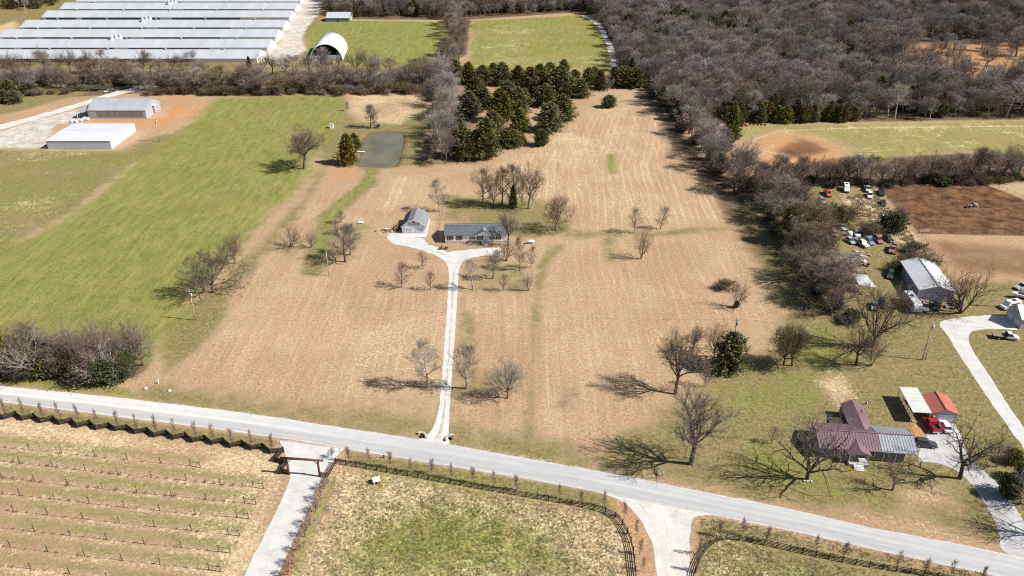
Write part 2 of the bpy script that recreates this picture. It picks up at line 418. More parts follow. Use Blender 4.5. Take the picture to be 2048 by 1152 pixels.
me = bpy.data.meshes.new("ground")
nx, ny = len(gx), len(gy)
me.vertices.add(NV); me.vertices.foreach_set("co", np.stack([gxf, gyf, zz], 1).ravel().astype(np.float32))
ii = (np.arange(ny - 1)[:, None] * nx + np.arange(nx - 1)[None]).ravel()
quads = np.stack([ii, ii + 1, ii + nx + 1, ii + nx], 1).astype(np.int32)
nq = len(quads)
me.loops.add(nq * 4); me.loops.foreach_set("vertex_index", quads.ravel())
me.polygons.add(nq); me.polygons.foreach_set("loop_start", np.arange(0, nq * 4, 4, dtype=np.int32)); me.polygons.foreach_set("loop_total", np.full(nq, 4, dtype=np.int32))
me.update(calc_edges=True)
def fattr(name, arr):
    a = me.attributes.new(name, 'FLOAT', 'POINT'); a.data.foreach_set("value", arr.astype(np.float32))
for k, v in LAY.items(): fattr(k, v)
fattr("swath", ph)

def ground_material():
    m = bpy.data.materials.new("winter_fields"); m.use_nodes = True; nt = m.node_tree
    b = nt.nodes["Principled BSDF"]; b.inputs["Roughness"].default_value = 0.95; b.inputs["Specular IOR Level"].default_value = 0.1
    tc = nd(nt, "ShaderNodeTexCoord"); L = nt.links.new
    def noise(scale, detail=4, rough=.6, dist=0.0, st=None):
        n = nd(nt, "ShaderNodeTexNoise"); n.inputs["Scale"].default_value = scale; n.inputs["Detail"].default_value = detail
        n.inputs["Roughness"].default_value = rough; n.inputs["Distortion"].default_value = dist
        if st:
            mp = nd(nt, "ShaderNodeMapping"); mp.inputs["Scale"].default_value = st; L(tc.outputs["Object"], mp.inputs[0]); L(mp.outputs[0], n.inputs["Vector"])
        else: L(tc.outputs["Object"], n.inputs["Vector"])
        return n.outputs[0]
    def att(name):
        a = nd(nt, "ShaderNodeAttribute"); a.attribute_name = name; return a.outputs["Fac"]
    def math_(op, a, c=None, d=None):
        n = nd(nt, "ShaderNodeMath", operation=op)
        for i, x in enumerate((a, c, d)):
            if x is None: continue
            if isinstance(x, (int, float)): n.inputs[i].default_value = x
            else: L(x, n.inputs[i])
        return n.outputs[0]
    def ramp(fac, c0, c1, p0=.3, p1=.7):
        r = nd(nt, "ShaderNodeValToRGB"); e = r.color_ramp.elements
        e[0].position = p0; e[0].color = (*c0, 1); e[1].position = p1; e[1].color = (*c1, 1)
        L(fac, r.inputs[0]); return r.outputs[0]
    def mix(f, a, c, blend='MIX'):
        n = nd(nt, "ShaderNodeMix", data_type='RGBA', blend_type=blend)
        for i, x in ((0, f), (6, a), (7, c)):
            if isinstance(x, (int, float)): n.inputs[i].default_value = x
            elif isinstance(x, tuple): n.inputs[i].default_value = (*x, 1)
            else: L(x, n.inputs[i])
        return n.outputs[2]
    # noise() takes a stretch; streaks run along the mowing directions
    def rnoise(ang, st, scale, detail=5, rough=.75):
        mp = nd(nt, "ShaderNodeMapping"); mp.inputs["Rotation"].default_value = (0, 0, ang); mp.inputs["Scale"].default_value = st
        L(tc.outputs["Object"], mp.inputs[0]); n = nd(nt, "ShaderNodeTexNoise"); n.inputs["Scale"].default_value = scale; n.inputs["Detail"].default_value = detail; n.inputs["Roughness"].default_value = rough
        L(mp.outputs[0], n.inputs["Vector"]); return n.outputs[0]
    mid = noise(.22, 6, .72, .4); big = noise(.035, 5, .62, .8)
    clump = noise(1.0, 6, .85, .6)
    grain = noise(1.6, 5, .92)
    sY = rnoise(0, (1.0, .07, 1), .55); sP = rnoise(math.radians(-28), (1.0, .16, 1), .5)
    W_, K_ = (1,1,1), (0,0,0)
    brk = math_('ADD', math_('MULTIPLY', math_('SUBTRACT', mid, .5), .7), math_('MULTIPLY', math_('SUBTRACT', clump, .5), .6))
    brk = math_('ADD', brk, math_('MULTIPLY', math_('SUBTRACT', grain, .5), .8))
    brk = math_('ADD', brk, math_('MULTIPLY', math_('SUBTRACT', big, .5), .8))
    tan = ramp(big, (.328,.214,.126), (.402,.286,.178), .35, .68)
    tan = mix(ramp(mid, K_, W_, .5, .72), tan, (.36,.222,.142))
    tan = mix(math_('MULTIPLY', ramp(clump, K_, W_, .52, .70), .28), tan, (.47,.345,.205))
    tan = mix(math_('MULTIPLY', ramp(noise(.06, 4, .7), K_, W_, .55, .72), .55), tan, (.29,.225,.105))
    tan = mix(math_('MULTIPLY', math_('MULTIPLY', ramp(sY, K_, W_, .5, .68), att("stripe")), .6), tan, (.54,.41,.25))
    # swaths
    wv = math_('ADD', att("swath"), math_('MULTIPLY', noise(.012, 2), 5.0))
    s1 = math_('SINE', math_('MULTIPLY', wv, 2 * math.pi / 2.6)); s2 = math_('SINE', math_('MULTIPLY', wv, 2 * math.pi / 9.3))
    sw = math_('MULTIPLY', math_('ADD', math_('POWER', math_('MULTIPLY_ADD', s1, .5, .5), 7.0), math_('MULTIPLY', s2, .3)), att("stripe"))
    sw = math_('MULTIPLY', sw, ramp(noise(.05, 5, .7), K_, W_, .36, .62)); sw = math_('MULTIPLY', sw, ramp(clump, (.25,)*3, W_, .35, .6))
    tan = mix(math_('MULTIPLY', sw, .62), tan, (.62,.48,.31))
    col = tan
    def over(col, name, c, k=1.0, lo=.25, hi=.75):
        f = math_('ADD', att(name), math_('MULTIPLY', brk, k))
        f = math_('MULTIPLY', f, math_('MINIMUM', math_('MULTIPLY', att(name), 6.0), 1.0))
        r = nd(nt, "ShaderNodeMapRange"); r.interpolation_type = 'SMOOTHSTEP'; r.inputs[1].default_value = lo; r.inputs[2].default_value = hi
        L(f, r.inputs[0]); return mix(r.outputs[0], col, c)
    olive = mix(ramp(clump, K_, W_, .36, .62), (.115,.105,.034), (.262,.21,.098))
    lush = mix(ramp(mid, K_, W_, .36, .64), (.122,.148,.027), (.208,.206,.056))
    lush = mix(math_('MULTIPLY', ramp(sP, K_, W_, .42, .6), .75), lush, (.275,.25,.085))
    lush = mix(math_('MULTIPLY', ramp(noise(.05, 5, .7, .6), K_, W_, .48, .66), .55), lush, (.165,.16,.045))
    lush = mix(math_('MULTIPLY', ramp(clump, K_, W_, .46, .66), .5), lush, (.165,.16,.042))
    straw = mix(ramp(clump, K_, W_, .34, .62), (.315,.225,.115), (.60,.475,.295))
    red = mix(ramp(mid, K_, W_, .35, .65), (.47,.205,.07), (.40,.235,.12))
    mud = mix(ramp(mid, K_, W_, .38, .66), (.06,.03,.016), (.22,.115,.058))
    grav = mix(ramp(mid, K_, W_, .35, .65), (.36,.31,.245), (.55,.525,.48))
    lit = mix(ramp(clump, K_, W_, .35, .7), (.075,.05,.03), (.2,.14,.085))
    col = over(col, "litter", lit, .9)
    col = over(col, "olive", olive, 1.35)
    col = over(col, "lush", lush, 1.35)
    col = over(col, "red", red, 1.2)
    col = over(col, "straw", straw, 1.4)
    col = over(col, "mud", mud, .9)
    col = over(col, "gravel", grav, 1.0)
    # grain of single tufts: stronger in the rough grass
    sp = math_('MULTIPLY_ADD', att("rough"), .7, 1.0)
    g = math_('ADD', math_('MULTIPLY', math_('SUBTRACT', grain, .5), 2.9), math_('MULTIPLY', math_('SUBTRACT', clump, .5), .7))
    val = math_('MAXIMUM', math_('ADD', math_('MULTIPLY', g, sp), 1.0), .25)
    hs = nd(nt, "ShaderNodeHueSaturation"); L(col, hs.inputs["Color"]); L(val, hs.inputs["Value"]); hs.inputs["Saturation"].default_value = 1.0
    L(hs.outputs[0], b.inputs["Base Color"])
    bp = nd(nt, "ShaderNodeBump"); bp.inputs["Strength"].default_value = .5; bp.inputs["Distance"].default_value = .3
    L(grain, bp.inputs["Height"]); L(bp.outputs[0], b.inputs["Normal"])
    return m
me.materials.append(ground_material())
ground = link("ground", me); struct(ground, "winter fields of tan stubble and green pasture reaching the horizon")

# ------------------------------------------------------------------ ribbons: road and gravel drives
def resample(line, n):
    line = np.array(line, float); seg = np.sqrt(((line[1:] - line[:-1]) ** 2).sum(1)); s = np.concatenate([[0], np.cumsum(seg)])
    t = np.linspace(0, s[-1], n); return np.stack([np.interp(t, s, line[:, k]) for k in range(line.shape[1])], 1), s[-1]
def smooth_line(w, it=2):
    for _ in range(it):
        q = [w[0]]
        for a, b in zip(w[:-1], w[1:]): q += [a * .75 + b * .25, a * .25 + b * .75]
        q.append(w[-1]); w = np.array(q)
    return w
def ribbon(name, left, right, m, z, step=.8, jit=.15, cols=8, seed=1, smooth=2):
    rg = np.random.RandomState(seed)
    lw = smooth_line(W2(left), smooth); rw = smooth_line(W2(right), smooth)
    Lm = max(resample(lw, 4)[1], resample(rw, 4)[1]); n = int(Lm / step) + 2
    a, _ = resample(lw, n); b, _ = resample(rw, n)
    ja = np.convolve(rg.randn(n + 4), np.ones(3) / 1.7, 'same')[2:-2] * jit; jb = np.convolve(rg.randn(n + 4), np.ones(3) / 1.7, 'same')[2:-2] * jit
    dr = b - a; ln = np.sqrt((dr ** 2).sum(1))[:, None] + 1e-6; dr = dr / ln
    a = a + dr * ja[:, None]; b = b + dr * jb[:, None]
    v = []; f = []; uv = []
    for i in range(n):
        for j in range(cols + 1):
            t = j / cols; p = a[i] * (1 - t) + b[i] * t
            v.append((p[0], p[1], z)); uv.append((i / (n - 1) * Lm, t))
    for i in range(n - 1):
        for j in range(cols):
            q = i * (cols + 1) + j; f.append((q, q + 1, q + cols + 2, q + cols + 1))
    mesh = bpy.data.meshes.new(name); mesh.from_pydata(v, [], f)
    ul = mesh.uv_layers.new(name="UVMap")
    li = np.zeros(len(mesh.loops), np.int32); mesh.loops.foreach_get("vertex_index", li)
    ul.data.foreach_set("uv", np.array(uv, np.float32)[li].ravel())
    # faces must look up
    if len(mesh.polygons) and mesh.polygons[len(mesh.polygons) // 2].normal.z < 0: mesh.flip_normals()
    mesh.materials.append(m); mesh.update()
    return link(name, mesh)

def surface_mat(name, kind):
    m = bpy.data.materials.new(name); m.use_nodes = True; nt = m.node_tree; L = nt.links.new
    b = nt.nodes["Principled BSDF"]; b.inputs["Roughness"].default_value = .9; b.inputs["Specular IOR Level"].default_value = .2
    tc = nd(nt, "ShaderNodeTexCoord"); sx = nd(nt, "ShaderNodeSeparateXYZ"); L(tc.outputs["UV"], sx.inputs[0])
    def noise(scale, st=(1,1,1), co="Object", detail=5):
        n = nd(nt, "ShaderNodeTexNoise"); n.inputs["Scale"].default_value = scale; n.inputs["Detail"].default_value = detail; n.inputs["Roughness"].default_value = .65
        mp = nd(nt, "ShaderNodeMapping"); mp.inputs["Scale"].default_value = st; L(tc.outputs[co], mp.inputs[0]); L(mp.outputs[0], n.inputs["Vector"]); return n.outputs[0]
    def ramp(fac, stops):
        r = nd(nt, "ShaderNodeValToRGB"); e = r.color_ramp.elements
        while len(e) < len(stops): e.new(.5)
        for k, (p, c) in enumerate(stops): e[k].position = p; e[k].color = (*c, 1)
        L(fac, r.inputs[0]); return r.outputs[0]
    def mix(f, a, c):
        n = nd(nt, "ShaderNodeMix", data_type='RGBA')
        for i, x in ((0, f), (6, a), (7, c)):
            if isinstance(x, (int, float)): n.inputs[i].default_value = x
            elif isinstance(x, tuple): n.inputs[i].default_value = (*x, 1)
            else: L(x, n.inputs[i])
        return n.outputs[2]
    def mul(a, c):
        n = nd(nt, "ShaderNodeMath", operation='MULTIPLY'); L(a, n.inputs[0])
        if isinstance(c, float): n.inputs[1].default_value = c
        else: L(c, n.inputs[1])
        return n.outputs[0]
    fine = noise(3.0); mid = noise(.3)
    W = (1,1,1); K = (0,0,0)
    if kind == 'asphalt':
        # worn pale chip seal, wheel tracks along the lanes, white gravel dust on the far lane
        n2 = noise(1.0, (.05, 7, 1), "UV", 4)
        col = ramp(n2, [(.3, (.33,.33,.325)), (.7, (.43,.428,.42))])
        dust = ramp(sx.outputs[1], [(0.0, W), (.05, (.75,)*3), (.32, (.55,)*3), (.46, (.85,)*3), (.5,(.8,)*3), (.56, (.1,)*3), (.93, (.02,)*3), (.97,(.6,)*3), (1.0, W)])
        near = ramp(sx.outputs[0], [(0.0, W), (1.0, K)])
        sc = nd(nt, "ShaderNodeMapRange"); sc.inputs[1].default_value = 60; sc.inputs[2].default_value = 128; sc.inputs[3].default_value = 1.0; sc.inputs[4].default_value = .25
        L(sx.outputs[0], sc.inputs[0])
        col = mix(mul(mul(dust, sc.outputs[0]), .85), col, (.66,.65,.63))
        col = mix(mul(ramp(mid, [(.5, K), (.75, W)]), .25), col, (.25,.25,.25))
    elif kind == 'gravel':
        col = ramp(mid, [(.3, (.43,.42,.40)), (.68, (.56,.555,.54))])
        tr = noise(1.0, (.08, 9, 1), "UV", 4)
        col = mix(mul(ramp(tr, [(.52, K), (.75, W)]), .35), col, (.36,.33,.28))
    elif kind == 'greygravel':
        col = ramp(mid, [(.3, (.34,.335,.33)), (.68, (.46,.455,.45))])
        tr = noise(1.0, (.08, 9, 1), 'UV', 4)
        col = mix(mul(ramp(tr, [(.5, K), (.72, W)]), .45), col, (.27,.25,.22))
    elif kind == 'twotrack':
        col = ramp(mid, [(.3, (.47,.455,.435)), (.68, (.575,.565,.55))])
        cen = ramp(sx.outputs[1], [(.34, K), (.46, W), (.54, W), (.66, K)])
        cen = mul(cen, ramp(noise(.9, (.5, .35, 1)), [(.36, K), (.56, W)]))
        col = mix(mul(cen, .8), col, (.33,.27,.17))
    elif kind == 'dusty':
        col = ramp(mid, [(.3, (.46,.425,.38)), (.68, (.60,.58,.55))])
        tr = noise(1.0, (.06, 11, 1), "UV", 4)
        col = mix(mul(ramp(tr, [(.5, K), (.72, W)]), .5), col, (.31,.26,.20))
    else:
        col = ramp(mid, [(.3, (.54,.50,.47)), (.7, (.66,.62,.59))])
    hs = nd(nt, "ShaderNodeHueSaturation"); L(col, hs.inputs["Color"])
    mr = nd(nt, "ShaderNodeMapRange"); lo_, hi_ = (.84, 1.15) if kind == 'asphalt' else (.66, 1.32); mr.inputs[3].default_value = lo_; mr.inputs[4].default_value = hi_; L(fine, mr.inputs[0]); L(mr.outputs[0], hs.inputs["Value"])
    L(hs.outputs[0], b.inputs["Base Color"]); return m
M_ASPH = surface_mat("worn_asphalt", 'asphalt'); M_GRAV = surface_mat("white_gravel", 'gravel'); M_TWO = surface_mat("gravel_two_track", 'twotrack')
M_GRV2 = surface_mat("grey_gravel", "greygravel"); M_DUST = surface_mat("dusty_gravel", 'dusty'); M_CONC = surface_mat("pale_concrete", 'concrete')

road_up = [(-160,757),(0,772),(243,796),(520,829),(660,852.5),(843,878.5),(1040,914.6),(1251,951.5),(1409,984.5),(1580,1017),(1723.5,1052),(1907,1086),(2048,1115),(2200,1150)]
road_lo = [(-160,784),(0,803),(243,834),(520,869),(686,897.5),(823,920),(955,942),(1040,955.5),(1211,987),(1422,1029),(1580,1062),(1723.5,1094),(1907,1134),(2000,1154),(2160,1190)]
road = struct(ribbon("road", road_up, road_lo, M_ASPH, .02, 1.2, .04, 14, 3), "pale two lane asphalt road crossing the foreground"); 
M_LINE = mat("road_paint", (.56,.56,.545), .7, var=.25, scale=.8)
def offset_line(line, px): return [(x, y + px) for x, y in line]
ribbon("edge_line", offset_line(road_up, 1.3), offset_line(road_up, 2.3), M_LINE, .026, 1.2, .01, 1, 4).parent = road
ribbon("edge_line", offset_line(road_lo, -2.3), offset_line(road_lo, -1.3), M_LINE, .026, 1.2, .01, 1, 5).parent = road

drive = struct(ribbon("gravel_driveway",
    [(836,879),(854.5,874),(871,847),(879.5,810),(882,774),(886.4,719),(892,650),(896,580),(898,552),(897,536),(890,521),(862,505),(838,498)],
    [(900,890),(896,878),(899,830),(901,788),(904.5,747),(910,663),(914,600),(916,573),(917,543),(921,530),(912,514),(890,501),(862,490)], M_TWO, .012, .7, .045, 10, 7), "white gravel two track driveway up to the grey roofed house")
struct(ribbon("gravel_yard", [(862,507),(838,499),(815,492.5),(789,489.5),(771,476),(779,466)], [(885,498),(866,492),(855,488),(846,476),(826,475),(810,468)], M_GRAV, .020, .7, .15, 8, 8), "white gravel yard in front of the garage")
struct(ribbon("gravel_turnaround", [(884,514),(900,502),(933,499.5),(975,495.5)], [(905,545),(918,534),(930,517),(977,511)], M_GRAV, .016, .7, .12, 8, 9), "white gravel arm from the drive to the parking pad")
struct(MB().poly([P(973,496,.03), P(977,511.5,.03), P(1006,510,.03), P(1000,495,.03)][::1]).build("parking_pad", M_CONC), "pale concrete parking pad in front of the white house")
struct(MB().poly([P(806,467.3,.03), P(806.5,473.8,.03), P(852,473.8,.03), P(855,467,.03)]).build("garage_apron", mat("bright_concrete", (.7,.69,.67), .8, var=.08)), "bright concrete apron before the garage doors")
struct(ribbon("vineyard_driveway",
    [(556,880),(566,893),(571,908),(579,935),(580,953),(576,972),(548.5,1031),(524,1080),(506,1112),(489,1152),(470,1190)],
    [(690,898),(680,905),(660,930),(650,944),(640,961),(630,990),(619,1017),(598,1059),(577,1101),(555.5,1152),(540,1190)], M_GRAV, .012, .6, .07, 10, 11), "bright white gravel drive under the log gate")
struct(ribbon("side_road", [(1190,983),(1215,990),(1251,1006),(1277,1034),(1298,1066),(1309,1100),(1313,1152),(1315,1200)],
    [(1440,1033),(1422,1029.5),(1390,1032),(1381,1045),(1380,1087),(1380,1120),(1381,1152),(1382,1200)], M_DUST, .024, .6, .07, 10, 12), "dusty white gravel side road meeting the asphalt")
c6 = crop(1500, 620, 3.03)
struct(ribbon("neighbour_driveway", [(2090,1135),(1996,1101),(2001,1073),(1986,1033),(1959,991),(1933,955),(1894,929),(1850,924),(1838,923)],
    [(2120,1110),(2085,1095),(2060,1060),(2025,1007),(1999,968),(1959,936),(1930,910),(1915,885),(1905,860)], M_GRV2, .012, .7, .08, 10, 13), "pale gravel driveway curving up to the red roofed house")
struct(ribbon("parking_gravel", [(1839,924),(1837,905),(1848,880),(1866,846)], [(1940,918),(1932,900),(1924,875),(1912,848)], M_GRV2, .016, .7, .08, 8, 14), "grey gravel parking in front of the red garage")
struct(ribbon("lane", [(2130,1010),(2048,897),(2015,851),(1978,801),(1945,749),(1909,696),(1896,670),(1872,645),(1912,635),(1978,630)],
    [(2190,1005),(2048,857),(2015,808),(1975,745),(1942,697),(1937,680),(1938,667),(1950,660),(1990,658),(2028,658)], M_GRAV, .012, .7, .06, 10, 15), "pale gravel lane to the right hand garage")
struct(MB().poly([P(1975,630,.03), P(1985,657,.03), P(2035,660,.03), P(2022,632,.03)]).build("garage_forecourt", M_CONC), "concrete forecourt by the right hand garage")
struct(ribbon("farm_track", [(-60,262),(0,249.5),(68,232),(137,212),(212,188),(270,174),(310,166)], [(-60,272),(0,260),(72,239),(146,218),(222,193),(280,179.5),(320,171)], M_DUST, .012, 1.2, .3, 6, 16), "pale gravel farm track to the metal barns")
struct(ribbon("field_track", [(1160,31),(1182,40),(1200,60),(1216,95),(1224,140)], [(1170,30),(1192,40),(1211,60),(1228,95),(1234,140)], M_DUST, .012, 1.5, .3, 6, 17), "narrow gravel track along the far hay field")

M_WATER = bpy.data.materials.new("pond_water"); M_WATER.use_nodes = True
nt = M_WATER.node_tree; b = nt.nodes["Principled BSDF"]; b.inputs["Base Color"].default_value = (.085,.088,.055,1); b.inputs["Roughness"].default_value = .22; b.inputs["Specular IOR Level"].default_value = .42
nz = nd(nt, "ShaderNodeTexNoise"); nz.inputs["Scale"].default_value = 1.2; nz.inputs["Detail"].default_value = 4
rw_ = nd(nt, "ShaderNodeTexNoise"); rw_.inputs["Scale"].default_value = .12; rpw = nd(nt, "ShaderNodeValToRGB")
rpw.color_ramp.elements[0].color = (.115,.112,.075,1); rpw.color_ramp.elements[1].color = (.165,.145,.088,1); rpw.color_ramp.elements[0].position = .4; rpw.color_ramp.elements[1].position = .65
nt.links.new(rw_.outputs[0], rpw.inputs[0]); nt.links.new(rpw.outputs[0], b.inputs["Base Color"])
tcw = nd(nt, "ShaderNodeTexCoord"); nt.links.new(tcw.outputs["Object"], nz.inputs["Vector"]); nt.links.new(tcw.outputs["Object"], rw_.inputs["Vector"])
bp = nd(nt, "ShaderNodeBump"); bp.inputs["Strength"].default_value = .12; bp.inputs["Distance"].default_value = .05
nt.links.new(nz.outputs[0], bp.inputs["Height"]); nt.links.new(bp.outputs[0], b.inputs["Normal"])
wq = np.vstack([pw, pw[:1]])
wq = np.roll(smooth_line(wq, 3)[:-1], 9, axis=0); wq = smooth_line(np.vstack([wq, wq[:1]]), 1)[:-1]
cc = wq.mean(0); wq = cc + (wq - cc) * 1.03
struct(MB().poly([(x, y, -.42) for x, y in wq][::(1 if np.sum(wq[:,0]*np.roll(wq[:,1],-1)-np.roll(wq[:,0],-1)*wq[:,1]) > 0 else -1)]).build("pond", M_WATER), "murky green farm pond with a small dock")
# ------------------------------------------------------------------ tree prototypes
UP = Vector((0, 0, 1))
def perp(d, az):
    a = d.cross(Vector((.3, .9, .1))).normalized(); b = d.cross(a)
    return a * math.cos(az) + b * math.sin(az)
def bare(seed, style, H, W, base=.25, limbs=6, sub=(5, 5), twig=6, twl=.9, tww=.03, ang=.75, wig=.16, shape=None, trunk_r=.024):
    """leafless tree: tubes for trunk and limbs, thin blades for twigs. Returns (trunk mesh data, crown mesh data, H0, W0)"""
    rg = random.Random(seed); T = MB(); tv = []; tf = []
    def rv(s): return Vector((rg.gauss(0, s), rg.gauss(0, s), rg.gauss(0, s)))
    def line(p, d, L, n, wg, trop):
        pts = [p]; ds = [d]
        for i in range(n):
            d = (d + rv(wg) + UP * trop).normalized(); p = p + d * (L / n); pts.append(p); ds.append(d)
        return pts, ds
    def at(pts, ds, t):
        f = t * (len(pts) - 1); i = min(int(f), len(pts) - 2); u = f - i
        return pts[i].lerp(pts[i + 1], u), ds[min(i + 1, len(ds) - 1)]
    def blade(p, d, L, w):
        s = perp(d, rg.uniform(0, 6.28)) * w * .5; n = len(tv)
        m = p + d * L * .5 + rv(L * .05); e = p + d * L + UP * L * .08 + rv(L * .04)
        tv.extend([tuple(p - s), tuple(p + s), tuple(m + s * .7), tuple(m - s * .7), tuple(e)])
        tf.append((n, n + 1, n + 2, n + 3)); tf.append((n + 3, n + 2, n + 4)); return m, e
    def twigs(pts, ds, k):
        for j in range(k):
            t = rg.uniform(.15, 1.0); p, d = at(pts, ds, t)
            dd = (d * .85 + perp(d, rg.uniform(0, 6.28)) * rg.uniform(.25, .75) + UP * .18).normalized()
            L = twl * rg.uniform(.7, 1.5); m, e = blade(p, dd, L, tww)
            for q in range(2):
                d3 = (dd * .75 + perp(dd, rg.uniform(0, 6.28)) * .65 + UP * .12).normalized()
                blade(p.lerp(e, rg.uniform(.25, .8)), d3, L * rg.uniform(.4, .75), tww * .75)
    def grow(p, d, L, r, lev, trop=.08):
        n = (5, 4, 3)[lev]; pts, ds = line(p, d, L, n, wig * (1, 1.15, 1.3)[lev], trop)
        T.tube(pts, [max(.016, r * (1 - .78 * i / n)) for i in range(n + 1)], (5, 4, 3)[lev], False)
        if lev == 2: twigs(pts, ds, twig); return
        k = sub[lev]; az = rg.uniform(0, 6.28)
        for j in range(k):
            t = .18 + .82 * (j + rg.uniform(.1, .9)) / k; q, dd = at(pts, ds, t); az += 2.4 + rg.uniform(-.4, .4)
            a = ang * rg.uniform(.7, 1.25)
            nd_ = (dd * math.cos(a) + perp(dd, az) * math.sin(a)).normalized()
            grow(q, nd_, L * (.66 - .30 * t) * rg.uniform(.75, 1.2), max(.03, r * (1 - .6 * t) * .66), lev + 1, trop)
        twigs(pts, ds, max(1, twig // 2))
    R = H * trunk_r
    if style == 'leader':
        pts, ds = line(Vector((0, 0, -.1)), UP, H * .93, 8, .05, .06)
        T.tube(pts, [max(.02, R * (1.15 - 1.05 * i / 8)) for i in range(9)], 7, False)
        az = 0
        for j in range(limbs):
            t = base + (1 - base) * (j + rg.uniform(.1, .9)) / limbs; az += 2.4 + rg.uniform(-.4, .4)
            u = (t - base) / (1 - base); e = shape(u) if shape else math.sin(math.pi * (.18 + .75 * u)) ** .8
            q, dd = at(pts, ds, min(t, .985)); a = (1.15 - .65 * u) * rg.uniform(.85, 1.15)
            d2 = (UP * math.cos(a) + perp(UP, az) * math.sin(a)).normalized()
            grow(q, d2, max(.5, W * .55 * e * rg.uniform(.8, 1.15)), R * (1 - t) * .6 + .02, 1 if limbs > 16 else 0, .07)
    elif style == 'fork':
        pts, ds = line(Vector((0, 0, -.1)), (UP + rv(.06)).normalized(), H * base, 4, .06, .05)
        T.tube(pts, [R * (1.35 - .4 * i / 4) for i in range(5)], 7, False)
        az = rg.uniform(0, 6.28)
        for j in range(limbs):
            az += 6.283 / limbs + rg.uniform(-.35, .35); t = rg.uniform(.72, 1.0); q, dd = at(pts, ds, t)
            a = ang * (1.25 if j % 2 else .6) * rg.uniform(.8, 1.2)
            d2 = (UP * math.cos(a) + perp(UP, az) * math.sin(a)).normalized()
            grow(q, d2, H * (1 - base) * rg.uniform(.75, 1.0), R * .62, 0, .06)
    else:   # several stems from the ground
        az = rg.uniform(0, 6.28)
        for j in range(limbs):
            az += 6.283 / limbs + rg.uniform(-.4, .4); a = ang * rg.uniform(.25, 1.0)
            d2 = (UP * math.cos(a) + perp(UP, az) * math.sin(a)).normalized()
            grow(Vector((rg.uniform(-.1, .1) * W * .3, rg.uniform(-.1, .1) * W * .3, -.05)), d2, H * rg.uniform(.75, 1.0), R * .8, 0, .05)
    tvn = np.array(tv)
    H0 = np.percentile(tvn[:, 2], 99.3); W0 = 2 * np.percentile(np.hypot(tvn[:, 0], tvn[:, 1]), 91)
    return T, (tv, tf), H0, W0

M_BARK = mat("bark_grey_brown", (.17,.14,.11), .9, var=.3, scale=2.0, rnd=.25)
M_BARKD = mat("bark_dark", (.085,.068,.052), .9, var=.3, scale=2.0, rnd=.25)
M_BARKW = mat("bark_sycamore_pale", (.50,.46,.41), .85, var=.35, scale=1.2, rnd=.12)
M_TWG = mat("twigs_grey", (.22,.178,.138), .9, var=.2, scale=.8, rnd=.35)
M_TWP = mat("twigs_purple_grey", (.29,.24,.215), .9, var=.2, scale=.8, rnd=.4)
M_TWB = mat("twigs_brown", (.20,.14,.092), .9, var=.2, scale=.8, rnd=.25)
M_TWR = mat("twigs_russet", (.27,.125,.07), .9, var=.25, scale=1.5, rnd=.2)
M_TWW = mat("twigs_pale", (.36,.315,.27), .9, var=.2, scale=.8, rnd=.15)
M_SHR = mat("brush_olive", (.15,.13,.065), .9, var=.35, scale=1.0, rnd=.3)
M_LEAFR = mat("dead_leaves_russet", (.33,.13,.06), .9, var=.35, scale=3.0, rnd=.2)
M_CED = mat("cedar_green", (.18,.178,.06), .85, var=.4, scale=1.2, rnd=.25)
M_CEDB = mat("cedar_bronze", (.18,.14,.045), .85, var=.4, scale=1.0, rnd=.25)
M_PINE = mat("pine_green", (.105,.125,.045), .85, var=.35, scale=1.5, rnd=.2)
M_YEL = mat("yellow_green_shrub", (.20,.19,.03), .85, var=.4, scale=1.5)

PROTO = {}
def add_bare(name, *a, bark=None, tw=None, **k):
    T, (tv, tf), H0, W0 = bare(*a, **k)
    me1 = T.mesh(name + "_trunk", bark or M_BARK)
    me2 = bpy.data.meshes.new(name + "_crown"); me2.from_pydata(tv, [], tf); me2.materials.append(tw or M_TWG)
    PROTO[name] = (me1, me2, H0, W0)
for i in range(3):
    add_bare(f"broad{i}", 10 + i, 'fork', 11, 12, base=.2, limbs=7, sub=(7, 6), twig=5, ang=0.68, twl=1.0, tww=.03)
for i in range(2):
    add_bare(f"round{i}", 20 + i, 'fork', 11, 10, base=.36, limbs=8, sub=(7, 6), twig=5, ang=0.66, twl=.85, tww=.03)
for i in range(4):
    add_bare(f"tall{i}", 30 + i, 'leader', 13, 8, base=.22, limbs=15, sub=(6, 5), twig=4, ang=0.66, twl=.9, tww=.028)
for i in range(2):
    add_bare(f"young{i}", 40 + i, 'leader', 7, 5, base=.16, limbs=28, sub=(5, 5), twig=5, ang=.6, twl=.55, tww=.024, trunk_r=.018)
for i in range(2):
    add_bare(f"vase{i}", 50 + i, 'multi', 9, 9, limbs=7, sub=(6, 6), twig=5, ang=0.64, twl=.85, tww=.028)
for i in range(2):
    add_bare(f"sap{i}", 60 + i, 'leader', 4, 1.3, base=.22, limbs=20, sub=(3, 4), twig=5, ang=.45, twl=.35, tww=.02, shape=lambda u: .75 - .3 * u, trunk_r=.011)
for i in range(3):
    add_bare(f"wood{i}", 95 + i, "leader", 14, 8, base=.4, limbs=12, sub=(6, 5), twig=4, ang=.62, twl=1.0, tww=.03, trunk_r=.016)
add_bare("fruit0", 70, 'fork', 2.4, 2.6, base=.35, limbs=5, sub=(4, 3), twig=4, ang=.95, twl=.45, tww=.03, trunk_r=.03)
for i in range(3):
    add_bare(f"brush{i}", 80 + i, 'multi', 3.2, 4.5, limbs=9, sub=(6, 5), twig=9, ang=.95, twl=.6, tww=.03, trunk_r=.012)
add_bare("gnarl0", 90, 'fork', 12, 11, base=.3, limbs=6, sub=(6, 5), twig=6, ang=1.0, wig=.28, twl=.65, tww=.034, trunk_r=.03)
